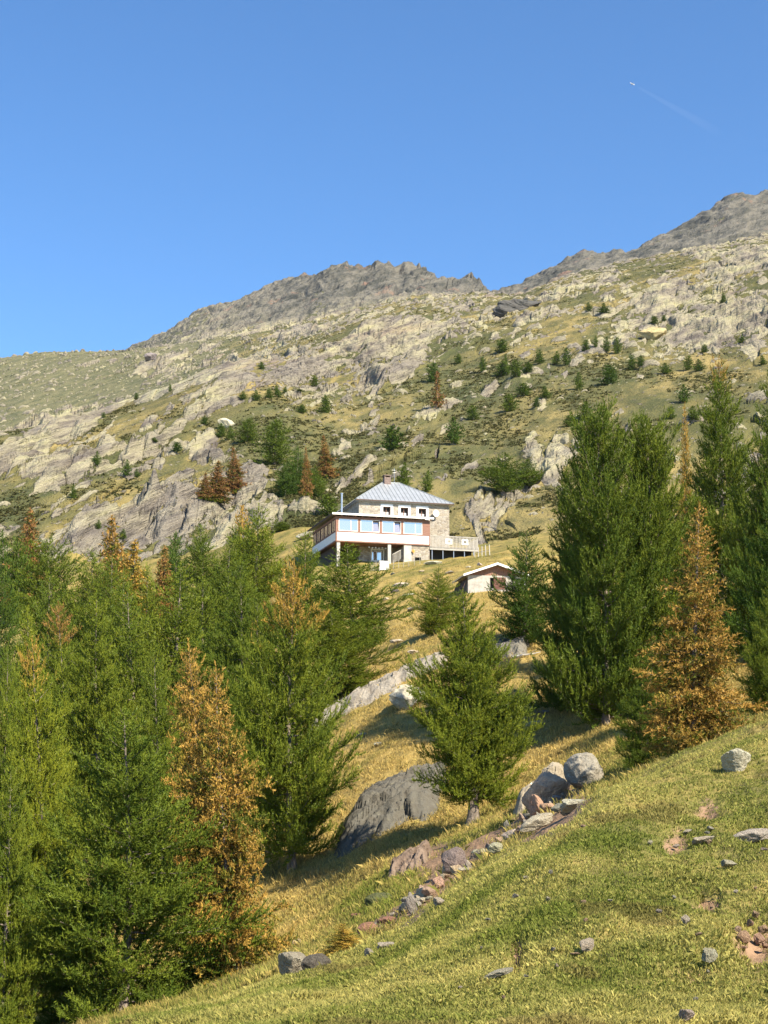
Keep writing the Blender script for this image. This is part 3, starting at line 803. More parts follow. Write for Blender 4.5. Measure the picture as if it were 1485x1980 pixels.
for sgn in (-1, 1):
    ex, ez = (-.55, Z_H - .16) if sgn < 0 else (W_H + .55, Z_H - .16)
    MB().prism([(apx, apz), (ex, ez), (ex, ez + .15), (apx, apz + .16)] if sgn < 0 else [(ex, ez), (apx, apz), (apx, apz + .16), (ex, ez + .15)], -.55, D_H + .4).build('roof_slope', M_SILVER, sh)
    MB().prism([(apx, apz - .02), (ex, ez - .02), (ex, ez + .19), (apx, apz + .20)] if sgn < 0 else [(ex, ez - .02), (apx, apz - .02), (apx, apz + .20), (ex, ez + .19)], -.60, -.552).build('bargeboard', M_WHITE, sh)
dr = MB()
for i in range(6): dr.box(2.55 + i * .20, 2.74 + i * .20, -.06, -.02, .30, 1.46)
dr.box(2.6, 3.7, -.09, -.061, .5, .6).box(2.6, 3.7, -.09, -.061, 1.15, 1.25)
dr.build('shutter', mat_wood('shutter_wood', (.10, .045, .035), (.17, .08, .06)), sh)
MB().box(2.2, 3.55, .30, .36, .36, 1.42).build('dark_opening', M_DARK, sh)
lb = MB()
for i in range(7):
    y = .2 + i * .75
    lb.poly([(-.75, y, -.4), (-.75, y + .5, -.4), (-.06, y + .5, 1.45), (-.06, y, 1.45), (-.68, y, -.4), (-.68, y + .5, -.4), (-.01, y + .5, 1.42), (-.01, y, 1.42)],
            [(0, 3, 2, 1), (4, 5, 6, 7), (0, 1, 5, 4), (1, 2, 6, 5), (2, 3, 7, 6), (3, 0, 4, 7)])
lb.build('leaning_boards', M_DARKW, sh)

# chevron gate board and fences in front of the refuge
Yb = 181.0
bz = ground(743, Yb)
bx = float(world(743, Yb, bz)[0])
gd = tag(empty('gate_board', (bx, Yb, bz), R(16)), 'square white board with brown chevron stripes before the refuge', 'gate')
MB().box(-.52, .52, 0, .05, .05, 1.12).build('panel', M_WHITE, gd)
for s_ in (-1, 1):
    for k in range(5):
        z0 = .10 + k * .22 - .16
        q = [(0, z0 + .34), (s_ * .5, z0 - .02), (s_ * .5, z0 + .07), (0, z0 + .43)]
        q = [(a, min(max(b, .07), 1.10)) for a, b in q]
        if s_ > 0: q = q[::-1]
        MB().prism(q, -.012, -.002).build('stripe', M_RED if False else M_GREYW, gd)
for s_ in (-1, 1): MB().box(s_ * .56 - .05, s_ * .56 + .05, 0, .1, -.5, 1.18).build('post', M_GREYW, gd)


def fence(name, label, pts, n, hgt, mat, rails=(.55, .95), rad=.045):
    """posts along photo points (px, Y), rails between them"""
    ws = []
    for i in range(n):
        t_ = i / (n - 1) * (len(pts) - 1); k = min(int(t_), len(pts) - 2); a = t_ - k
        px, Y = [pts[k][j] * (1 - a) + pts[k + 1][j] * a for j in (0, 1)]
        z = ground(px, Y); ws.append(Vector((float(world(px, Y, z)[0]), Y, z)))
    root = tag(empty(name, ws[0]), label, 'fence')
    for p in ws:
        p = p - ws[0]
        MB().tube(p - Vector((0, 0, .4)), p + Vector((random.uniform(-.06, .06), 0, hgt * random.uniform(.9, 1.1))), rad, rad * .9, 6).build('post', mat, root)
    if rails:
        for rz in rails:
            m = MB()
            for a, b in zip(ws, ws[1:]): m.tube(a - ws[0] + Vector((0, 0, rz)), b - ws[0] + Vector((0, 0, rz)), rad * .55, rad * .5, 5)
            m.build('rail', mat, root)
    return root


fence('wire_fence', 'pale post fence running right from the terrace', [(918, 183.6), (932, 183), (947, 182.5)], 5, 1.35, M_PLAST, (.6,), .06)
fence('garden_fence', 'thin grey picket fence before the ground floor recess', [(716, 181.5), (737, 181.3)], 8, 1.1, M_GREYW, (.4, .9), .03)
fence('wire_fence', 'thin rail fence on the bank right of the chevron board', [(752, 181.3), (780, 181), (812, 180.8)], 7, 1.0, M_GREYW, (.5, .9), .025)

# ------------------------------------------------------------------ trees
def nrm(v): return v / np.maximum(np.linalg.norm(v, axis=-1, keepdims=True), 1e-9)


def conifer(seed, trunk_r=1.0, H=10.0, Rr=3.0, cb=.06, nb=130, shape='larch', sub_sp=.14, spr_sp=.055, spr_len=.15, spr_w=.045, upturn=.30, sub_len=.42, limbs=True, bend=.25):
    """returns (crown verts, crown ht, crown tint, trunk verts, trunk faces)"""
    g = np.random.default_rng(seed)
    ph = g.uniform(0, 6.28, 3)
    def axis(z):
        t = z / H
        return np.stack([bend * np.sin(2.2 * t + ph[0]) - bend * math.sin(ph[0]), bend * np.sin(2.9 * t + ph[1]) - bend * math.sin(ph[1]), z], -1)
    u = (np.arange(nb) + g.uniform(-.4, .4, nb)) / nb
    t = np.clip(cb + (1 - cb) * (1 - (1 - u) ** .92), 0, .995)
    tt = (t - cb) / (1 - cb)
    az = np.arange(nb) * 2.39996 + g.uniform(-.5, .5, nb)
    if shape == 'larch':
        prof = np.minimum(1, (1 - tt) * 1.55 + .03) ** .9 * (.75 + .25 * np.minimum(1, tt / .2))
        lo, hi_ = -.20, .55
    elif shape == 'dome':
        prof = np.sqrt(np.clip(1 - tt ** 3.2, 0, 1)) * (.85 + .15 * np.minimum(1, tt / .3)) * (1 - .22 * tt)
        lo, hi_ = -.15, .6
    elif shape == 'column':
        prof = np.minimum(1, (1 - tt) * 2.1 + .02) ** .8 * (.9 + .1 * np.sin(tt * 13 + ph[0]))
        lo, hi_ = -.25, .5
    else:                              # spruce: straight cone
        prof = np.minimum(1, (1 - tt) * 1.22) ** .95 * (.75 + .25 * np.minimum(1, tt / .12)) + .02
        lo, hi_ = -.30, .55
    lob = 1 + .20 * np.sin(az * 2 + ph[1] + 4 * tt) + .12 * np.sin(az * 3 + 9 * tt + ph[2])
    L = Rr * prof * lob * g.uniform(.68, 1.12, nb) + .12
    a0 = lo + (hi_ - lo) * tt ** 1.6 + g.normal(0, .10, nb)
    b0 = upturn * g.uniform(.6, 1.3, nb) * (1 - .5 * tt)
    base = axis(t * H)
    dirh = np.stack([np.cos(az), np.sin(az), np.zeros(nb)], -1)
    swirl = g.normal(0, .18, nb)
    def bpt(i, s):                     # point on branch i at s
        d = dirh[i]; side = np.stack([-d[:, 1], d[:, 0], d[:, 2]], -1)
        return base[i] + L[i, None] * (d * s[:, None] + side * (swirl[i] * s * s)[:, None]) + np.stack([0 * s, 0 * s, L[i] * (a0[i] * s + b0[i] * s * s)], -1)
    # side shoots
    ns = np.maximum(3, (L / sub_sp).astype(int))
    bi = np.repeat(np.arange(nb), ns)
    s = np.concatenate([np.linspace(.10, 1.0, k) for k in ns]) + g.uniform(-.03, .03, len(bi))
    s = np.clip(s, .05, 1)
    p0 = bpt(bi, s); tang = nrm(bpt(bi, s + .02) - p0)
    sd = np.where(np.arange(len(bi)) % 2 == 0, 1.0, -1.0)
    side = nrm(np.cross(tang, np.array([0, 0, 1.0]))) * sd[:, None]
    ang = g.uniform(.55, 1.15, len(bi)) * (1 - .75 * s ** 4)
    sdir = nrm(tang * np.cos(ang)[:, None] + side * np.sin(ang)[:, None] + np.stack([0 * s, 0 * s, g.normal(.02, .42, len(bi))], -1))
    sl = np.clip(sub_len * (1.1 - .75 * s) * L[bi] * g.uniform(.5, 1.15, len(bi)), .10, 1.1) + .06
    up = g.uniform(.12, .5, len(bi)) if shape not in ('spruce', 'column') else g.uniform(-.25, .15, len(bi))
    # needle sprays
    nk = np.maximum(2, (sl / spr_sp).astype(int))
    si = np.repeat(np.arange(len(bi)), nk)
    q = np.concatenate([np.linspace(.05, 1.0, k) for k in nk])
    pos = p0[si] + sdir[si] * (sl[si] * q)[:, None]
    pos[:, 2] += sl[si] * up[si] * q * q
    tg = nrm(sdir[si] + np.stack([0 * q, 0 * q, 2 * up[si] * q], -1))
    r3 = g.normal(0, 1, (len(si), 3))
    k1 = .62 if shape != 'spruce' else .6
    d = nrm(tg * k1 + r3 * .55 + np.array([0, 0, .22 if shape != 'spruce' else .05]))
    wv = nrm(np.cross(d, g.normal(0, 1, (len(si), 3))))
    ln = spr_len * g.uniform(.65, 1.25, len(si)); wd = spr_w * g.uniform(.7, 1.25, len(si))
    tri = np.stack([pos - wv * wd[:, None] * .5, pos + wv * wd[:, None] * .5, pos + d * ln[:, None]], 1)
    # leader shoot
    m = 26
    zz = np.linspace(.955, 1.03, m) * H; ax_ = axis(np.minimum(zz, H)); ax_[:, 2] = zz
    dd = nrm(g.normal(0, 1, (m, 3)) * np.array([1, 1, .4]) + np.array([0, 0, .9])); ww = nrm(np.cross(dd, g.normal(0, 1, (m, 3))))
    tri2 = np.stack([ax_ - ww * spr_w * .5, ax_ + ww * spr_w * .5, ax_ + dd * spr_len], 1)
    tint_s = np.clip(g.normal(.5, .22, len(bi)) + g.normal(0, .16, nb)[bi], 0, 1)
    tint = np.clip(np.concatenate([tint_s[si] + g.normal(0, .12, len(si)), np.full(m, .6)]), 0, 1)
    tris = np.concatenate([tri, tri2], 0)
    ht = np.clip(tris[:, :, 2].mean(1) / H, 0, 1)
    # trunk and limbs
    tv, tf = [], []
    def tube(P, rad, n=6):
        k = len(P); off = sum(len(x) for x in tv)
        tn = nrm(np.gradient(P, axis=0)); a = nrm(np.cross(tn, np.array([.31, .87, .22]))); b = np.cross(tn, a)
        th = np.arange(n) * 2 * math.pi / n
        ring = P[:, None] + rad[:, None, None] * (a[:, None] * np.cos(th)[None, :, None] + b[:, None] * np.sin(th)[None, :, None])
        tv.append(ring.reshape(-1, 3))
        for i in range(k - 1):
            for j in range(n):
                tf.append((off + i * n + j, off + i * n + (j + 1) % n, off + (i + 1) * n + (j + 1) % n, off + (i + 1) * n + j))
    zt = np.linspace(-.06 * H, H, 22)
    rad = .017 * H * (1 - np.clip(zt / H, 0, 1)) ** .9 + .008 + .012 * H * np.exp(-np.clip(zt, 0, None) / (.03 * H))
    tube(axis(zt), rad * trunk_r, 9)
    if limbs:
        for i in range(nb):
            ss = np.linspace(0, .9, 4); P = bpt(np.full(4, i), ss)
            tube(P, np.linspace(.010 * L[i] + .006, .004, 4), 3)
    nt_ = 22 * 9
    V_, F_ = np.concatenate(tv), np.array(tf)
    return tris, ht, tint, V_, F_


def make_proto(name, **kw):
    tris, ht, tint, tv, tf = conifer(**kw)
    n = len(tris)
    c = np_mesh('crown', tris.reshape(-1, 3), np.arange(3 * n).reshape(n, 3), M_NEEDLE)
    attr(c, 'ht', ht, dom='FACE'); attr(c, 'tint', tint, dom='FACE')
    tr = np_mesh('trunk', tv, tf, M_BARK, smooth=True)
    md = c.data, tr.data
    for o in (c, tr): bpy.data.objects.remove(o)
    return md


NEAR = dict(sub_sp=.060, spr_sp=.020, spr_len=.14, spr_w=.040, sub_len=.44)
MID = dict(nb=115, sub_sp=.085, spr_sp=.036, spr_len=.18, spr_w=.062, limbs=True, sub_len=.44)
FARP = dict(nb=120, sub_sp=.19, spr_sp=.085, spr_len=.40, spr_w=.13, limbs=False, sub_len=.46)
TINY = dict(nb=70, sub_sp=.32, spr_sp=.16, spr_len=.80, spr_w=.34, limbs=False)
PROTO = {}
for i in range(3): PROTO['N%d' % i] = make_proto('n', seed=20 + i, nb=125, cb=.015, upturn=.26, **NEAR)
PROTO['NT'] = make_proto('n', seed=26, nb=185, cb=.11, trunk_r=1.8, bend=.5, **NEAR)                       # bare foot of the trunk
PROTO['NO'] = make_proto('n', seed=31, nb=120, upturn=.42, cb=.05, **NEAR)            # open, long-armed larch
PROTO['ND'] = make_proto('n', seed=33, nb=165, shape='dome', upturn=.5, cb=.02, **NEAR)
for i in range(3): PROTO['M%d' % i] = make_proto('m', seed=40 + i, cb=.015, **MID)
PROTO['MD'] = make_proto('m', seed=47, shape='dome', cb=.015, **MID)
for i in range(3): PROTO['F%d' % i] = make_proto('f', seed=50 + i, cb=.01, **FARP)
PROTO['FD'] = make_proto('f', seed=57, shape='dome', cb=.01, **FARP)
SP_ = dict(shape='spruce', cb=.0, Rr=2.2, sub_len=.42)
PROTO['S0'] = make_proto('s', seed=60, nb=260, upturn=.05, sub_sp=.080, spr_sp=.036, spr_len=.15, spr_w=.062, **SP_)
PROTO['S1'] = make_proto('s', seed=61, nb=230, upturn=.12, sub_sp=.080, spr_sp=.036, spr_len=.15, spr_w=.062, **SP_)
SP_c = dict(SP_, shape='column')
PROTO['SC'] = make_proto('s', seed=63, nb=250, upturn=.08, sub_sp=.080, spr_sp=.034, spr_len=.15, spr_w=.060, **SP_c)
PROTO['SD'] = make_proto('s', seed=64, nb=230, upturn=.14, sub_sp=.080, spr_sp=.034, spr_len=.15, spr_w=.060, **SP_c)
PROTO['SF'] = make_proto('s', seed=62, nb=190, upturn=.05, sub_sp=.14, spr_sp=.07, spr_len=.36, spr_w=.16, limbs=False, **SP_)
for i in range(2): PROTO['T%d' % i] = make_proto('t', seed=70 + i, shape='larch', cb=.0, **TINY)
PROTO['TD'] = make_proto('t', seed=73, shape='dome', cb=.0, **TINY)
PROTO['TS'] = make_proto('t', seed=74, cb=.0, shape='spruce', Rr=2.2, **TINY)
for k, (c_, t_) in PROTO.items(): print('proto', k, len(c_.polygons), len(t_.polygons))
PRAD = {k: 3.0 for k in PROTO}
for k in ('S0', 'S1', 'SC', 'SD', 'SF', 'TS'): PRAD[k] = 2.2


def tree(name, label, cat, px, top, Y, half, proto, col, base_px=None, group=None, base_z=None, rot=None):
    bp = px if base_px is None else base_px
    z0 = ground(bp, Y) - .08 if base_z is None else base_z
    x0 = float(world(bp, Y, z0)[0])
    zt = float(Y * e_of(top))
    xt = float(world(px, Y, zt)[0])
    H = max(zt - z0, .3)
    wd = half / FPX * (Y * CP + z0 * SP) / PRAD[proto]
    root = tag(empty(name, (x0, Y, z0), 0), label, cat, group)
    root.rotation_euler = (0, math.atan2(xt - x0, H), 0)
    crown_m, trunk_m = PROTO[proto]
    ra = random.uniform(0, 6.28) if rot is None else rot
    for nm, me in (('trunk', trunk_m), ('crown', crown_m)):
        o = bpy.data.objects.new(nm, me)
        o.parent = root; o.rotation_euler = (0, 0, ra); o.scale = (wd, wd, H / 10.0)
        o.color = (col[0], col[1], col[2], 1)
        COL.objects.link(o)
    return root


G = 9.0   # crown never rusty
LAR, SPR = 'larch_tree', 'spruce_tree'
GL = 'larches of the wood below the refuge'
TREES = [
 # name, label, photo column of the tip, row of the tip, distance, half width px, prototype, (rust height, yellow-green, brown), base column
 (LAR, 'bright green larch cut off by the lower left edge of the photo', 8, 1486, 44, 85, 'N0', (G, .55, 0), 0, GL),
 (LAR, 'broad bushy green larch filling the bottom left beside the gold spruces', 258, 1376, 45, 175, 'N1', (G, .40, 0), 236, GL),
 (SPR, 'golden spruce with the tallest gold tip and bare leader, behind its twin', 362, 1252, 50, 74, 'SC', (-1, .5, .35), 402, None),
 (SPR, 'golden spruce with the lower tip, its gold skirt reaching down to the meadow', 422, 1294, 46.5, 84, 'SD', (-1, .5, .3), 462, None),
 (LAR, 'tall open larch with rust crown tip and pale trunk showing, before the refuge', 562, 1096, 66, 125, 'NO', (.78, .55, .25), 565, GL),
 (LAR, 'dark green larch just left of the tall rust-tipped larch, with thin leader', 456, 1090, 84, 105, 'N2', (G, .35, 0), 468, GL),
 (LAR, 'yellowish green larch with orange tip and white trunk, near left edge', 76, 1248, 60, 95, 'N1', (.89, .95, .2), 98, GL),
 (LAR, 'larch with a small rust-brown tip rising among green crowns at left', 130, 1176, 86, 85, 'N2', (.86, .5, .7), 140, GL),
 (LAR, 'wide green larch right of the one with the small rust-brown tip', 188, 1155, 80, 100, 'N0', (G, .60, 0), 200, GL),
 (LAR, 'dense green larch between the wide green larch and the gold spruce tips', 262, 1143, 92, 90, 'M1', (G, .50, 0), 270, GL),
 (LAR, 'green larch with rounded top above the tall gold spruce tip', 335, 1097, 104, 98, 'M0', (G, .55, 0), 338, GL),
 (LAR, 'bright pale green larch at left edge beside the rust-brown tipped one', 44, 1184, 92, 62, 'M2', (G, .75, 0), 45, GL),
 (LAR, 'green larch at the left edge above the yellowish orange-tipped one', 2, 1262, 64, 66, 'N2', (G, .45, 0), -4, GL),
 (LAR, 'green larch between the thin-leader larch and the rounded larch', 400, 1125, 108, 78, 'M2', (G, .45, 0), 402, GL),
 (LAR, 'green larch leaning over the dry slope right of the tall rust-tipped larch', 640, 1178, 89, 92, 'N0', (G, .60, 0), 654, GL),
 (LAR, 'broad dense green larch right in front of the refuge ground floor', 682, 1056, 116, 92, 'M1', (G, .42, 0), 690, GL),
 (LAR, 'green larch touching the left corner of the refuge', 585, 1030, 134, 64, 'M0', (G, .50, 0), 590, GL),
 (LAR, 'tall bright green larch left of the refuge with bushy rounded crown', 494, 984, 158, 82, 'M1', (G, .58, 0), 492, GL),
 (LAR, 'larch with a rust tip peeking out left of the tall bright larch', 462, 986, 172, 46, 'F0', (.78, .5, .35), 466, GL),
 (LAR, 'dark green larch with pale trunk line left of the rust tip peeking out', 398, 1018, 165, 66, 'M2', (G, .35, 0), 402, GL),
 (LAR, 'green larch in the gap before the tall bright larch', 432, 1050, 142, 66, 'M0', (G, .45, 0), 436, GL),
 (LAR, 'small dark bluish larch below the grey rock slab', 337, 1032, 196, 32, 'F1', (G, .05, 0), 338, GL),
 (SPR, 'small rust brown spruce left of the small dark bluish larch', 312, 1062, 180, 34, 'SF', (-1, .5, .75), 312, None),
 (SPR, 'orange brown spruce with pointed top before the left rock slabs', 213, 1006, 186, 48, 'SF', (-1, .5, .55), 220, None),
 (SPR, 'shaggy golden spruce right below the pointed orange brown one', 258, 1052, 172, 54, 'SF', (-1, .5, .20), 240, None),
 (LAR, 'broad domed green larch on the top row of the wood at left', 106, 1052, 160, 78, 'MD', (G, .42, 0), 106, GL),
 (LAR, 'green larch right of the broad domed one on the top row', 165, 1066, 152, 68, 'M1', (G, .48, 0), 166, GL),
 (LAR, 'green larch below the shaggy golden spruce on the top row', 212, 1080, 146, 64, 'M2', (G, .42, 0), 214, GL),
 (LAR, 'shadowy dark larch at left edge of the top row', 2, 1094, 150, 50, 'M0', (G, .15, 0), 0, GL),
 (LAR, 'green larch filling the gap behind the rust-brown tipped larch', 92, 1118, 122, 70, 'M1', (G, .38, 0), 92, GL),
 (LAR, 'green larch standing behind the dense and the wide green larches', 234, 1112, 124, 62, 'M0', (G, .45, 0), 236, GL),
 (LAR, 'yellow-green larch right of the small rust brown spruce', 292, 1098, 120, 55, 'M2', (G, .65, 0), 294, GL),
 (LAR, 'green larch with a pale stem below the thin-leader larch', 500, 1168, 74, 70, 'N1', (G, .50, 0), 500, GL),
 (LAR, 'green larch behind the golden twins, lower left of the rust-tipped larch', 310, 1265, 66, 78, 'N0', (G, .50, 0), 316, GL),
 (SPR, 'dull brown rust spruce beside the green patch at the left edge', 50, 990, 214, 40, 'SF', (-1, .5, .9), 54, None),
 (LAR, 'bluish green larch at the left edge below the grassy patch', 6, 1030, 216, 30, 'F2', (G, .05, 0), 6, GL),
 (LAR, 'low bushy green larch at the foot of the dull brown spruce', 34, 1044, 206, 30, 'FD', (G, .2, 0), 34, GL),
 (LAR, 'lone green larch with thick leaning trunk in the middle of the slope', 917, 1148, 59, 100, 'NT', (G, .62, 0), 914, None),
 (LAR, 'young green larch on the grass left of the lone larch tip', 845, 1098, 98, 48, 'M1', (G, .58, 0), 842, None),
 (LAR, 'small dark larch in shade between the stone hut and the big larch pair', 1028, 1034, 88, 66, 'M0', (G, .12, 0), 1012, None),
 (LAR, 'huge dark green larch with rounded top, left one of the big pair', 1164, 812, 70, 108, 'ND', (G, .38, 0), 1172, None),
 (LAR, 'huge green larch with thin leader above its dome, right one of the big pair', 1262, 832, 71, 104, 'ND', (G, .48, 0), 1262, None),
 (LAR, 'green larch shoulder leaning out at the left of the big pair', 1108, 905, 75, 88, 'N0', (G, .32, 0), 1124, None),
 (LAR, 'dark slim larch tip standing out above the right dome of the big pair', 1247, 806, 78, 55, 'N2', (G, .30, 0), 1248, None),
 (LAR, 'tall dark larch with orange tip behind the gold spruce at right', 1390, 698, 92, 96, 'N1', (.93, .42, .4), 1392, None),
 (SPR, 'narrow orange spruce top between the big pair and the tall dark larch', 1330, 792, 98, 30, 'S1', (-1, .5, .25), 1330, None),
 (LAR, 'very tall dark larch cut by the right edge of the photo', 1484, 706, 84, 92, 'N2', (G, .36, 0), 1492, None),
 (SPR, 'tall golden larch-like spruce with bare leader at right, dark skirts in shade', 1354, 979, 45, 96, 'S1', (-1, .5, .42), 1338, None),
 (LAR, 'shaded larch with long bare arms at the right edge behind the gold spruce', 1510, 925, 60, 92, 'NO', (G, .15, .5), 1512, None),
 (LAR, 'bright young larch at right edge beside the gold spruce', 1482, 1135, 56, 55, 'N0', (G, .58, 0), 1486, None),
 (LAR, 'young dark green larch at the left foot of the gold spruce', 1258, 1255, 50, 56, 'N2', (G, .30, 0), 1246, None),
 (LAR, 'young dark larch squeezed between the edge larch and the broad bushy one', 128, 1640, 47, 80, 'N2', (G, .35, 0), 124, GL),
 (LAR, 'green larch mostly outside the right edge, shading the gold spruce skirts', 1640, 1010, 39.5, 105, 'N1', (G, .4, 0), 1645, None),
 (SPR, 'stubby cone shaped young spruce with yellow edges by the stream stones', 668, 1788, 31.5, 58, 'S0', (-1, .5, .10), 667, None),
]
for nm, lb_, px, top, Y, half, pr, col, bp, grp in TREES:
    if col[0] > 0: col = (col[0], float(np.clip((col[1] - .45) * 1.5 + .5, 0, 1.1)), col[2])
    tree(nm, lb_, 'tree', px, top, Y, half, pr, col, bp, grp)

# conifers scattered over the mountainside: label, photo column, top row, foot row, half width px, prototype, colour
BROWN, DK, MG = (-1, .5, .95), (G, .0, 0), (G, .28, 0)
MT = [
 ('rust brown spruce, the wider of two above the refuge roof', 630, 844, 926, 19, 'SF', (-1, .5, .85)),
 ('slim rust brown spruce left of the wider one above the refuge', 593, 868, 958, 11, 'SF', (-1, .5, .85)),
 ('dark brown spruce standing before the left grey rock slab, right of two', 455, 868, 956, 20, 'SF', BROWN),
 ('dark brown spruce standing before the left grey rock slab, middle of three', 418, 893, 972, 24, 'SF', BROWN),
 ('short dull brown spruce at the left of the three on the rock slab', 396, 915, 968, 15, 'SF', (-1, .5, 1)),
 ('round bushy green larch on the slope above the brown rock face', 530, 816, 898, 34, 'FD', MG),
 ('green bush larch left of the round bushy one on the slope', 478, 812, 856, 22, 'FD', MG),
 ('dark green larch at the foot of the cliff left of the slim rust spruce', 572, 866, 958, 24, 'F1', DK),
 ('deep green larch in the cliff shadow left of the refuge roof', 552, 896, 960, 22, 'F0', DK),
 ('green larch between the two rust brown spruces above the refuge', 610, 902, 962, 22, 'F2', MG),
 ('rust red dead conifer high on the slope above the refuge', 848, 722, 788, 13, 'TS', (-1, .5, 1)),
 ('dark green conifer at the top left of the rust red dead one', 836, 704, 740, 13, 'TD', DK),
 ('tall airy green larch on the slope right of the refuge roof', 972, 876, 958, 42, 'F0', MG),
 ('second airy green larch right of the tall one near the refuge roof', 1022, 890, 944, 34, 'F2', MG),
 ('squat dark green pine with long shadow on the upper right slope', 1176, 708, 744, 20, 'TD', DK),
 ('dark spreading conifer above the refuge chimney on the open slope', 758, 826, 872, 24, 'TD', DK),
 ('dark leaning conifer on rocks above the refuge roof ridge', 878, 808, 858, 17, 'T0', DK),
 ('green conifer right behind the refuge chimney', 782, 896, 940, 14, 'T1', MG),
 ('green conifer just above the right half of the refuge roof', 826, 912, 952, 12, 'T0', MG),
 ('bushy green conifer at the rim of the mid slope meadow', 985, 764, 796, 17, 'TD', MG),
 ('pale green conifer with bush at its foot left of the big larch pair', 1133, 778, 816, 16, 'T1', MG),
 ('small conifer left of the tall dark larch orange tip', 1342, 786, 812, 14, 'T0', MG),
 ('green conifer right below the slope centre with a dark neighbour bush', 1322, 744, 780, 13, 'T0', DK),
 ('dark shrub conifer beside pale slabs left of the refuge', 636, 958, 998, 20, 'TD', MG),
 ('dark rounded bush behind the bright larch left of the refuge', 545, 1010, 1046, 20, 'FD', MG),
 ('green conifer on the left slab edge, taller of a close pair', 245, 890, 922, 9, 'T0', DK),
 ('green conifer on the left slab edge, shorter of a close pair', 264, 907, 926, 7, 'T1', DK),
 ('round dark bush on the left grassy terraces', 341, 856, 878, 13, 'TD', DK),
]
GRP = [
 ('conifers by the pale scree', 'small dark conifer in the strip of bushes below the pale scree field', [(470, 760, 776, 9), (495, 757, 775, 8), (520, 754, 770, 9), (536, 748, 768, 8), (551, 750, 761, 6), (579, 758, 771, 7), (506, 702, 714, 8), (608, 730, 748, 9), (628, 768, 798, 13), (583, 786, 800, 10), (427, 822, 848, 11), (445, 826, 850, 8), (395, 808, 822, 9)]),
 ('conifers on the high right slope', 'tiny dark conifer among rocks of the high right slope', [(1168, 590, 606, 12), (1138, 588, 602, 8), (1264, 614, 628, 10), (1173, 654, 682, 9), (1193, 656, 684, 9), (1152, 652, 672, 6), (1132, 660, 678, 10), (1076, 682, 706, 9), (1096, 676, 706, 10), (1044, 680, 704, 10), (1398, 570, 586, 6), (1283, 612, 622, 6)]),
 ('conifers in the upper green hollow', 'small dark conifer in the green hollow below the dark overhang', [(933, 694, 722, 8), (969, 700, 728, 14), (979, 690, 726, 7), (999, 700, 728, 14), (1021, 704, 722, 12), (972, 660, 682, 15), (1014, 744, 766, 15), (1055, 750, 772, 11), (1038, 770, 788, 8), (886, 688, 704, 8)]),
 ('conifers on the right terraces', 'small green conifer on the golden right terraces under the pale cliff', [(1220, 690, 716, 9), (1239, 690, 714, 9), (1287, 704, 724, 12), (1330, 692, 716, 10), (1350, 698, 718, 12), (1118, 724, 754, 10), (1297, 790, 812, 11), (1101, 806, 826, 14), (915, 788, 812, 14), (1362, 668, 682, 8), (1434, 650, 664, 7), (1475, 690, 706, 8)]),
 ('conifers on the left slabs', 'tiny dark conifer on the rocky left slabs', [(142, 940, 964, 7), (187, 876, 906, 9), (329, 745, 758, 4), (264, 762, 773, 6), (190, 1008, 1024, 7), (237, 1026, 1046, 9), (298, 848, 860, 8), (200, 800, 808, 5)]),
]


def mtree(label, px, top, foot, half, pr, col, group=None):
    p = hit(px, foot, 8.0, 15.0)
    tree('mountain_conifer', label, 'tree', px, top, p.y, half, pr, col, px, group, base_z=p.z - .1)


for lb_, px, top, foot, half, pr, col in MT: mtree(lb_, px, top, foot, half, pr, col)
for grp, lb_, pts in GRP:
    for (px, top, foot, half) in pts:
        mtree(lb_, px, top - 2, foot, half, random.choice(['T0', 'T1', 'TD', 'TD']), (G, random.uniform(0, .2), 0), grp)

# ------------------------------------------------------------------ boulders and stones
def rock_mesh(seed, sub=4, lo_=.45, rough=1.0):
    """an angular boulder of radius about 1: a sphere cut by random planes, then roughened"""
    import bmesh
    g = np.random.default_rng(seed)
    bm = bmesh.new(); bmesh.ops.create_icosphere(bm, subdivisions=sub, radius=1.0)
    v = np.array([q.co[:] for q in bm.verts]); f = np.array([[q.index for q in p.verts] for p in bm.faces]); bm.free()
    nn = nrm(g.normal(0, 1, (11, 3))); dd = g.uniform(lo_, .92, 11)
    d = nrm(v)
    dot = d @ nn.T
    r = np.where(dot > .05, dd / np.maximum(dot, .05), 9).min(1)
    r = np.minimum(r, 1.02)
    n3 = fbm(d[:, 0] * 2.2 + d[:, 2] * 1.3 + seed, d[:, 1] * 2.2 - d[:, 2] * 1.1, seed, 4) * .15 + fbm(d[:, 0] * 7 + d[:, 2] * 3, d[:, 1] * 7 - d[:, 2] * 4 + seed, seed + 3, 3) * .055
    me = bpy.data.meshes.new('boulder'); me.from_pydata((d * (r + n3 * rough)[:, None]).tolist(), [], f.tolist()); me.materials.append(M_ROCK)
    me.polygons.foreach_set('use_smooth', np.full(len(f), True)); me.update()
    me.set_sharp_from_angle(angle=R(28))
    return me


RM = [rock_mesh(900 + i, lo_=.80 if i == 0 else .45) for i in range(9)] + [rock_mesh(933, 5, .5, 1.9)]
GREY, PALE, BEIGE, RED, VIOLET, DARK, PINK = (.28, .26, .215), (.44, .40, .31), (.38, .315, .22), (.32, .165, .11), (.20, .16, .145), (.12, .11, .10), (.42, .29, .20)


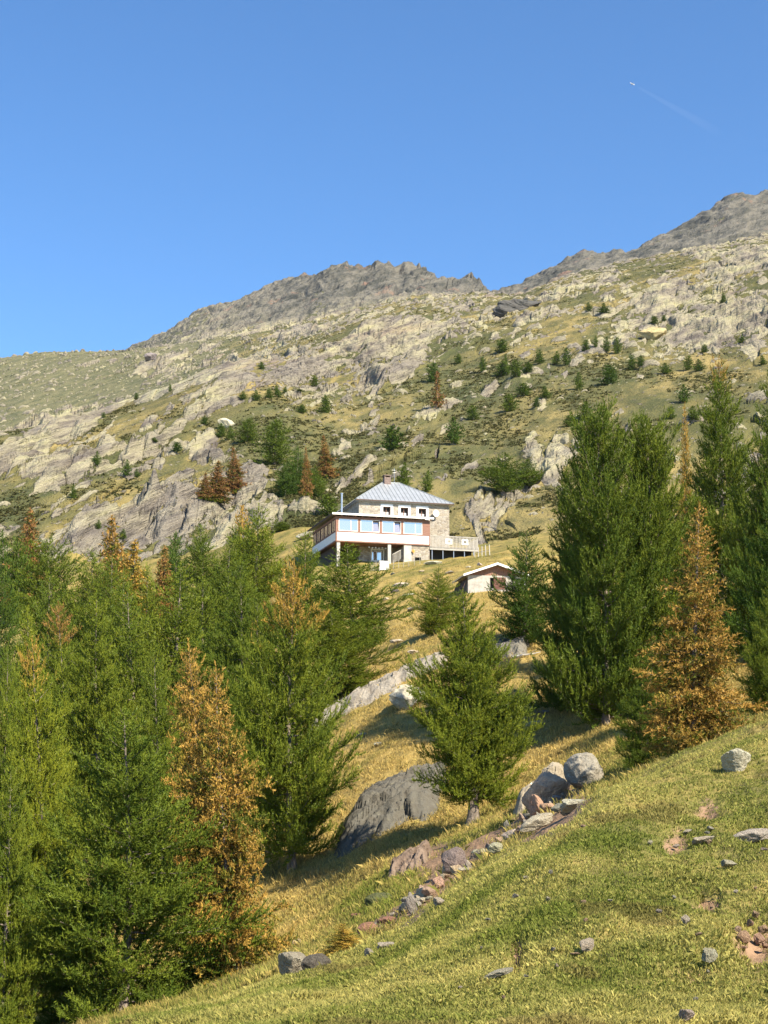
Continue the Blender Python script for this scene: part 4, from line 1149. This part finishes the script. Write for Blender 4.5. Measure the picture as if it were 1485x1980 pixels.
def boulder(label, px, py, wpx, hpx, col, k=(0, 16), depth=.8, tilt=0.0, sink=.25, mesh=None, name='boulder', group=None, Y=None):
    """a stone whose foot stands on the land at photo pixel (px, py + half its height)"""
    p = hit(px, py + hpx * (.5 - sink * .5), *k) if Y is None else None
    if p is None:
        z = ground(px, Y); p = Vector((float(world(px, Y, z)[0]), Y, z))
    sc = (p.y * CP + p.z * SP) / FPX
    w_, h_ = wpx * sc / 2, hpx * sc / 2
    o = bpy.data.objects.new(name, RM[mesh if mesh is not None else random.randrange(9)])
    o.location = (p.x, p.y + w_ * depth * .2, p.z + h_ * (1 - 2 * sink) + (.05 if p.y < 60 else 0))
    o.scale = (w_ * 1.08, w_ * depth, h_ * 1.12)
    o.rotation_euler = (0, -R(tilt), random.uniform(-.3, .3))
    o.color = tuple(c * random.uniform(.94, 1.06) for c in col) + (1,)
    COL.objects.link(o)
    return tag(o, label, 'rock', group)


STREAM = 'stones along the dry stream bed'
for b in [
 ('round dark grey boulder perched above the stream bed, beside the tree shade', 1131, 1494, 72, 62, GREY, (2.2, 5), .9, 0, .05, 0),
 ('pale angular boulder on the dry golden slope, left of the lone larch', 786, 1350, 74, 54, PALE, (3.5, 5), .8, 12, .15, 1),
 ('speckled leaning boulder at the right edge of the meadow crest', 1428, 1470, 74, 52, PALE, (1.2, 2.2), .6, 34, .2, 2),
 ('long flat grey slab in the meadow at the right edge', 1458, 1626, 80, 26, PALE, (1, 2), .5, 8, .25, 4),
 ('thin flat stone in the meadow left of the long slab', 1360, 1629, 54, 16, PALE, (1, 2), .5, 10, .3, 5),
 ('small white flat stone in the meadow below the long slab', 1408, 1680, 40, 14, PALE, (1, 2), .6, 4, .25, 6),
 ('upright pale stone of two stacked lumps in the lower right meadow', 1374, 1857, 34, 36, PALE, (1, 2), .7, -10, .15, 7),
 ('pale wedge stone in the lower middle of the meadow', 1136, 1838, 42, 26, PALE, (1, 2), .6, 20, .3, 8),
 ('long low pale stone beside the dark hollow in the meadow', 966, 1893, 56, 14, PALE, (1, 2), .5, 16, .3, 4),
 ('small pale stone with a notch in the centre right meadow', 1326, 1786, 18, 18, PALE, (1, 2), .7, 0, .2, 1),
 ('pale stone half cut by the bottom edge of the photo', 1330, 1973, 40, 24, PALE, (.4, 2), .7, 15, .25, 2),
 ('beige slab rock right under the round dark grey boulder', 1062, 1528, 96, 74, BEIGE, (2.2, 5), .7, 28, .25, 3),
 ('pale flat rock jutting out under the round boulder', 1112, 1561, 68, 30, PALE, (2.0, 4), .6, 8, .2, 5),
 ('reddish block at the head of the stream bed', 1040, 1562, 44, 46, (.42, .26, .19), (2.2, 5), .7, 0, .2, 6),
 ('pale slab stone stepping down the stream bed below the reddish block', 1040, 1595, 66, 28, PALE, (2.0, 4), .6, 22, .25, 4),
 ('broken pale stone in the stream bed left of the pale slab stone', 990, 1617, 46, 28, PALE, (2.0, 4), .7, 20, .2, 7),
 ('flat dark violet slab tilted in the stream bed', 882, 1668, 66, 54, VIOLET, (2.2, 5), .6, 30, .25, 8),
 ('long pale edge stone below the dark violet slab', 908, 1686, 56, 14, PALE, (2.0, 4), .5, 6, .2, 5),
 ('pinkish stone in the middle of the stream bed', 847, 1712, 26, 28, PINK, (2.0, 4), .7, -10, .2, 1),
 ('white capped stone beside the pinkish one in the stream bed', 824, 1728, 34, 22, PALE, (2.0, 4), .7, 10, .2, 2),
 ('upright split stone at the lower end of the stream bed', 797, 1752, 22, 46, GREY, (2.0, 4), .6, 20, .15, 3),
 ('pointed pale stone on the lip of the meadow above the stream', 848, 1751, 28, 20, PALE, (1.9, 4), .7, 24, .25, 6),
 ('rusty red stone above the stubby young spruce, largest of the red ones', 712, 1801, 40, 24, RED, (2.0, 4), .7, 8, .2, 0),
 ('flat rusty stone right of the largest red one', 748, 1785, 36, 16, RED, (2.0, 4), .6, 8, .25, 4),
 ('small rusty stone left above the largest red one', 690, 1774, 28, 18, RED, (2.2, 4), .7, 0, .25, 7),
 ('pale flat stone right of the stubby young spruce', 748, 1846, 44, 20, PALE, (1.9, 4), .6, 8, .25, 5),
 ('small pale stone touching the stubby young spruce', 714, 1850, 26, 16, PALE, (1.9, 4), .7, 0, .25, 6),
 ('large pale grey boulder by the foot of the gold spruces', 564, 1872, 78, 62, GREY, (1.9, 4), .8, 26, .15, 2),
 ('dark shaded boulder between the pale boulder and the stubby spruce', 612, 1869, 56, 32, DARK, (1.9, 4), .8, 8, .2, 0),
 ('small white stone above the large pale grey boulder', 574, 1826, 20, 16, PALE, (2.2, 5), .7, 0, .25, 1),
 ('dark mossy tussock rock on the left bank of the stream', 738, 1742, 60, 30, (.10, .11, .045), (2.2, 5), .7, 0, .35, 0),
 ('small white stone on the dry slope right of the lone larch', 1003, 1413, 20, 16, PALE, (3, 5), .7, 0, .2, 5),
 ('low pale rock behind the small white stone on the dry slope', 1036, 1400, 36, 12, PALE, (3, 5), .5, 6, .25, 4),
 ('beige boulder at the left edge among the top row larches', 30, 1108, 34, 38, BEIGE, (6, 9), .8, 0, .15, 1),
 ('long pale rock beside the refuge left corner', 602, 1034, 70, 24, PALE, (7, 9), .6, 20, .25, 5),
 ('pale stone on the grass below the chevron board', 776, 1134, 30, 10, PALE, (5, 7), .6, 4, .25, 4),
 ('darker stone on the grass next to the pale one below the chevron board', 764, 1143, 16, 10, DARK, (5, 7), .7, 0, .2, 0),
 ('long pale stone row on the bank under the refuge terrace', 838, 1090, 34, 8, PALE, (6, 8), .6, 2, .25, 4),
 ('pale stone below the right end of the terrace', 928, 1092, 14, 8, PALE, (5.5, 8), .7, 0, .2, 6),
 ('huge dark overhanging crag on the skyline saddle', 1000, 596, 86, 40, (.085, .083, .08), (11, 13), .6, 16, .3, 9),  # dark tint stands in for shade on the overhanging face
 ('pale pointed rock lodged on the dark skyline crag', 1022, 593, 26, 18, BEIGE, (11, 13), .7, 10, .0, 2),
 ('dark grey outcrop on the far left hill crest', 290, 690, 34, 16, (.22, .20, .20), (10.5, 12.2), .7, 6, .2, 8),
 ('bright oval rock on the slope above the left pines', 438, 820, 34, 20, PALE, (8.5, 10.5), .7, -22, .2, 4),
 ('yellow lichen boulder at the left end of the pale right cliff', 1262, 642, 56, 34, (.40, .37, .18), (9, 12), .8, 10, .25, 1),
]:
    boulder(b[0], *b[1:5], b[5], b[6], b[7], b[8], b[9], b[10])
for i, (px, py, w_, h_) in enumerate([(1440, 1822, 26, 22), (1468, 1826, 24, 22), (1452, 1800, 18, 16), (1478, 1806, 20, 18), (1428, 1806, 14, 12), (1462, 1784, 16, 14), (1480, 1840, 18, 12), (1440, 1842, 14, 8)]):
    boulder('pinkish stone in the crumbling bare patch at the right edge of the meadow', px, py, w_, h_, PINK, (.8, 2), .8, random.uniform(-15, 15), .2, i, 'loose_stone', 'loose stones in the bare patch')
for i, (px, py, w_, h_) in enumerate([(1012, 1606, 22, 14), (968, 1628, 24, 14), (945, 1640, 18, 12), (1020, 1582, 18, 12), (1076, 1548, 20, 14), (862, 1700, 18, 10), (808, 1742, 16, 12), (830, 1742, 14, 10), (776, 1764, 16, 12), (920, 1652, 16, 10), (1092, 1578, 22, 10), (1060, 1590, 18, 10), (760, 1776, 14, 10), (730, 1792, 14, 9), (878, 1690, 14, 9)]):
    boulder('small pale broken stone lying in the dry stream bed', px, py, w_, h_, random.choice([PALE, GREY, PINK]), (1.98, 4), .8, random.uniform(-15, 20), .2, i % 9, 'stream_stone', STREAM)
for i, (px, py, w_, h_) in enumerate([(790, 1150, 26, 8), (812, 1128, 20, 7), (870, 1108, 18, 7), (746, 1160, 14, 7), (800, 1178, 30, 10), (860, 1150, 16, 6), (905, 1096, 12, 6), (968, 1098, 14, 7), (815, 1104, 12, 6), (760, 1112, 12, 6), (770, 1240, 30, 10), (800, 1262, 24, 9), (860, 1290, 26, 10), (745, 1330, 22, 9), (700, 1420, 26, 10), (730, 1440, 22, 9), (1050, 1380, 24, 9)]):
    boulder('low pale rock showing through the grass of the slope below the refuge', px, py, w_, h_, random.choice([PALE, GREY, BEIGE]), (3.4, 8), .8, random.uniform(-5, 15), .25, 1 + i % 8, 'slope_stone', 'low rocks on the slope below the refuge')


def outcrop(label, cx, cy, rx, ry, H, col, k, seed, skew=.5, nu=120, nv=90):
    """bedrock breaking through the slope: a steep broken front, its back running into the turf"""
    p0 = hit(cx, cy, *k)
    sc = (p0.y * CP + p0.z * SP) / FPX
    w_ = rx * sc
    d_ = max(.6, abs(hit(cx, cy - ry, *k).y - hit(cx, cy + ry, *k).y) / 2)
    d_ = min(d_, 2.4 * w_)
    u, v = np.meshgrid(np.linspace(-1, 1, nu), np.linspace(-1, 1, nv), indexing='ij')
    x = p0.x + u * w_ + skew * v * w_ * .5; y = p0.y + v * d_
    z = np.array([ground(px_of(a, b, p0.z), b) for a, b in zip(x.ravel(), y.ravel())]).reshape(x.shape)
    wob = .22 * fbm(u * 2 + seed, v * 2, seed, 3)
    r = np.sqrt(u ** 2 + v ** 2) + wob
    bh, ck = blocks(u * w_ / H * .55 + .7 * v + seed, (v - .30 * u) * 4.2 + .4 * noise2(u * 3, v * 3, seed), seed + 3)
    prof = sstep(-.95, -.35, v + wob) * (1 - .75 * sstep(-.3, .95, v))
    h = H * prof * (1 - sstep(.55, 1.0, np.abs(u) + wob * .6)) + H * .30 * bh * (1 - sstep(.6, 1, r)) * 1.6 + H * .13 * (((v - .3 * u) * 5 + .5 * noise2(u * 2, v * 2, seed + 1)) % 1.0 - .5) * (1 - sstep(.6, 1, r)) - H * .14 * (1 - sstep(0, .12, ck))
    h += .15 * H * fbm(u * w_ * 2.6, v * d_ * 1.9, seed + 9, 4) - .28 * sstep(.72, 1.0, np.maximum(np.abs(u), np.abs(v))) * max(1, H)
    V = np.stack([x - p0.x, y - p0.y - .25 * h, z + h - p0.z], -1).reshape(-1, 3)
    i = (np.arange(nu - 1)[:, None] * nv + np.arange(nv - 1)[None]).ravel()
    o = np_mesh('rock_outcrop', V, np.stack([i, i + nv, i + nv + 1, i + 1], 1), M_ROCK, smooth=True)
    o.data.set_sharp_from_angle(angle=R(24))
    o.location = p0; o.color = col + (1,)
    return tag(o, label, 'rock')


outcrop('large dark layered outcrop in the shade left of the lone larch', 762, 1558, 110, 55, 1.0, (.115, .11, .092), (3.5, 5), 3)  # tint darkened to carry the larch's shade on the rock
outcrop('grey layered ledge under the leaning larch, lower left one', 655, 1376, 62, 18, .45, (.27, .25, .215), (3.5, 5), 5)
outcrop('grey layered ledge on the dry slope above the pale angular boulder', 725, 1338, 66, 18, .5, (.29, .265, .225), (3.5, 5), 8)
outcrop('long grey ledge just left of the lone larch tip', 815, 1292, 60, 15, .45, (.26, .24, .20), (3.6, 5.3), 12)
outcrop('red brown ledge in the bank above the stream bed', 792, 1668, 48, 18, .45, (.20, .15, .115), (2.1, 5), 15)
outcrop('rough beige rock step beside the round dark grey boulder', 1045, 1545, 60, 26, .8, (.31, .27, .20), (2.1, 5), 17)
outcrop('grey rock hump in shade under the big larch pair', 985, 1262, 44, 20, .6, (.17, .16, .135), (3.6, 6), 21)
_g = np.random.default_rng(77)
for i in range(30):
    t_ = _g.random(); px = np.interp(t_, [0, .3, .6, 1], [1095, 1000, 880, 735]) + _g.normal(0, 9); py = np.interp(t_, [0, .3, .6, 1], [1553, 1612, 1688, 1794]) + _g.normal(0, 6)
    boulder('small pale broken stone lying in the dry stream bed', px, py, _g.uniform(10, 34), _g.uniform(9, 24), [PALE, PALE, PINK, GREY, BEIGE][i % 5], (1.97, 4), .9, _g.uniform(-20, 25), .08, 1 + i % 8, 'stream_stone', STREAM)
for i in range(34):
    px, py = _g.uniform(880, 1480), _g.uniform(1600, 1960)
    if py < 1640 - .55 * (px - 1000) + 30: continue
    boulder('little pale stone half buried in the near meadow turf', px, py, _g.uniform(7, 20), _g.uniform(5, 10), [PALE, PALE, PINK, GREY][i % 4], (.9, 2), .8, _g.uniform(-15, 20), .3, 1 + i % 8, 'meadow_stone', 'little stones in the meadow turf')
lg = tag(empty('fallen_branch', hit(1016, 1276, 4, 5.5)), 'bare grey fallen branch in the shade of the big larch pair', 'branch')
p_ = [Vector((-.75, 0, .05)), Vector((-.2, .05, .16)), Vector((.35, .02, .22)), Vector((.85, .08, .34))]
for a, b in zip(p_, p_[1:]): pass
m = MB()
for a, b, r0, r1 in zip(p_, p_[1:], (.07, .06, .045), (.06, .045, .02)): m.tube(a, b, r0, r1, 6)
m.tube((.2, .02, .2), (.55, -.2, .42), .03, .012, 5)
m.build('limb', M_GREYW, lg)

# ------------------------------------------------------------------ grass
def grass(name, label, k0, k1, n, blades, hgt, wid, pxr, seed, lean=.5, scrub=False):
    g = np.random.default_rng(seed)
    pxs = np.where(g.random(n) < .86, g.uniform(pxr[0], pxr[1], n), g.uniform(pxr[1], 2400, n))
    j = np.clip(np.searchsorted(GPX, pxs) - 1, 0, len(GPX) - 2)
    r0, r1 = ROW0[k0] - (2 if k0 == 1 else 0), ROW0[k1] - 1
    # denser where the land is seen from above, thin behind the crests
    i = g.integers(r0, r1, n)
    fi, fj = g.random(n), (pxs - GPX[j]) / (GPX[j + 1] - GPX[j])
    def lerp(A): return (A[i, j] * (1 - fi) + A[i + 1, j] * fi) * (1 - fj) + (A[i, j + 1] * (1 - fi) + A[i + 1, j + 1] * fi) * fj
    P = np.stack([lerp(HX), lerp(GY), lerp(HZ)], -1); dry = lerp(dryf); so = lerp(soil)
    if scrub:
        ok = fbm(P[:, 0] / 18, P[:, 1] / 26, 971, 4) + lerp(lushf) * .5
        keep = (lerp(rock) < .12) & (ok + g.normal(0, .12, n) > .22)
    else:
        keep = g.random(n) > so * 1.1
    P, dry, n = P[keep], dry[keep], int(keep.sum())
    clump = .55 + .9 * np.clip(fbm(P[:, 0] / 1.1, P[:, 1] / 1.4, 951, 3) + .35, 0, 1)
    tall = np.repeat(clump * g.uniform(.6, 1.2, n), blades)
    b = n * blades
    base = np.repeat(P, blades, 0) + np.concatenate([g.normal(0, hgt * .45, (b, 2)), np.zeros((b, 1))], 1)
    az = g.uniform(0, 6.283, b); ln = np.abs(g.normal(lean, .35, b))
    d = nrm(np.stack([np.cos(az) * ln, np.sin(az) * ln - .1, np.ones(b)], -1))
    h = hgt * tall * g.uniform(.5, 1.2, b)
    wv = np.stack([-np.sin(az + g.normal(0, .8, b)), np.cos(az), np.zeros(b)], -1) * (wid * g.uniform(.6, 1.3, b))[:, None] * .5
    mid = base + d * (h * .55)[:, None]
    tip = base + d * h[:, None] + np.stack([np.cos(az) * ln, np.sin(az) * ln, -.5 * ln], -1) * (h * .35)[:, None]
    base[:, 2] -= .03
    V = np.stack([base - wv, base + wv, mid + wv * .7, tip, mid - wv * .7], 1).reshape(-1, 3)
    F = (np.arange(b)[:, None] * 5 + np.arange(5)[None])
    o = np_mesh(name, V, F, M_GRASS)
    t = np.clip(np.repeat(dry, blades) * 1.25 - .18 + g.normal(0, .20, b), 0, 1)[:, None]
    straw = np.array([.52, .455, .155] if k0 == 1 else [.53, .405, .145]); green = np.array([.18, .215, .042]); brown = np.array([.20, .125, .065])
    c = green * (1 - t) + straw * t
    hb = np.repeat(fbm(P[:, 0] / 2.3 + 40, P[:, 1] / 2.3, 961, 3) > .26, blades)[:, None]
    c = np.where(hb, c * .62 + brown * .38, c) * g.uniform(.72, 1.25, (b, 1))
    if scrub:
        c = np.array([.066, .078, .028]) * (1 - t * .6) + np.array([.16, .13, .055]) * t * .6
        c = c * np.repeat(g.uniform(.6, 1.4, n), blades)[:, None] * g.uniform(.8, 1.2, (b, 1))
    attr(o, 'gcol', np.concatenate([np.clip(c, 0, 1), np.ones((b, 1))], 1), 'FLOAT_COLOR', 'FACE')
    tag(o, label, 'grass', kind='stuff')
    return o


grass('meadow_grass', 'tufted yellow green grass of the near meadow', 1, 3, 225000, 6, .068, .0065, (-180, 1660), 5, .7)
grass('slope_grass', 'dry golden grass of the slope below the huts', 3, 7, 165000, 5, .26, .018, (40, 1660), 6)
grass('mountain_scrub', 'low dark juniper and alpenrose scrub scattered over the mountainside', 8, 12, 110000, 7, .55, .34, (-180, 1660), 8, 1.0, True)

# ------------------------------------------------------------------ airliner and its trail
AY = 9000.0
az_ = float(AY * e_of(162)); ax_p = float(world(1222, AY, az_)[0])
bz_ = float(AY * 1.02 * e_of(262)); bx_p = float(world(1400, AY * 1.02, bz_)[0])
pa, pb = Vector((ax_p, AY, az_)), Vector((bx_p, AY * 1.02, bz_))
pl = tag(empty('airliner', pa), 'tiny white airliner glinting high in the blue sky', 'aeroplane')
pl.rotation_euler = (pa - pb).to_track_quat('X', 'Z').to_euler()
m = MB()
for x0, x1, r0, r1 in ((-17, -9, .6, 1.9), (-9, 11, 1.9, 1.9), (11, 16, 1.9, .7)): m.tube((x0, 0, 0), (x1, 0, 0), r0, r1, 12)
m.build('fuselage', M_WHITE, pl)
def slab(a, th=.3):
    return MB().poly([(x, y, z - th / 2) for x, y, z in a] + [(x, y, z + th / 2) for x, y, z in a], [(3, 2, 1, 0), (4, 5, 6, 7), (0, 1, 5, 4), (1, 2, 6, 5), (2, 3, 7, 6), (3, 0, 4, 7)])
for s_ in (-1, 1):
    q = [(4, s_ * 1.5, -.6), (-2, s_ * 1.5, -.6), (-7, s_ * 17, .6), (-5, s_ * 17, .6)]
    slab(q if s_ < 0 else q[::-1]).build('wing', M_WHITE, pl)
    q = [(-12.5, s_ * .8, .4), (-15.5, s_ * .8, .4), (-17.5, s_ * 6, .8), (-16, s_ * 6, .8)]
    slab(q if s_ < 0 else q[::-1], .2).build('tailplane', M_WHITE, pl)
    MB().tube((2.5, s_ * 5.5, -1.9), (-1.5, s_ * 5.5, -1.9), 1.0, .8, 10).build('engine', M_SILVER, pl)
MB().poly([(-12, -.15, 1.5), (-15.8, -.15, 1.5), (-17.5, -.15, 6.5), (-15.8, -.15, 6.5), (-12, .15, 1.5), (-15.8, .15, 1.5), (-17.5, .15, 6.5), (-15.8, .15, 6.5)], [(0, 1, 2, 3), (7, 6, 5, 4), (0, 4, 5, 1), (1, 5, 6, 2), (2, 6, 7, 3), (3, 7, 4, 0)]).build('tail_fin', M_WHITE, pl)
t = NT('contrail_vapour')
gx = t.n('ShaderNodeSeparateXYZ', {0: t.n('ShaderNodeTexCoord').outputs['Object']}).outputs[2]
dens = t.math('MULTIPLY', t.ramp(t.math('DIVIDE', gx, (pb - pa).length), [(.0, 0.0), (.12, 1.0), (.5, .55), (1.0, 0.0)]), .0013)
pv = t.n('ShaderNodeVolumePrincipled', {'Color': (.95, .96, 1.0), 'Density': dens, 'Anisotropy': .2})
t.t.links.new(pv.outputs[0], t.out.inputs['Volume'])
L_ = (pb - pa).length
ct = MB().tube((0, 0, 45), (0, 0, L_), 8, 34, 14).build('contrail', t.m)
ct.location = pa; ct.rotation_euler = (pb - pa).to_track_quat('Z', 'Y').to_euler()
tag(ct, 'faint thin vapour trail fading behind the airliner', 'contrail', kind='stuff')

# ------------------------------------------------------------------ thin valley air
t = NT('thin_air')
hv = t.n('ShaderNodeVolumePrincipled', {'Color': (.86, .91, 1.0), 'Density': .000025, 'Anisotropy': .3})
t.t.links.new(hv.outputs[0], t.out.inputs['Volume'])
hz_ = MB().box(-6000, 6000, -40, 9300, -2200, 760).build('haze', t.m)
tag(hz_, kind='stuff')
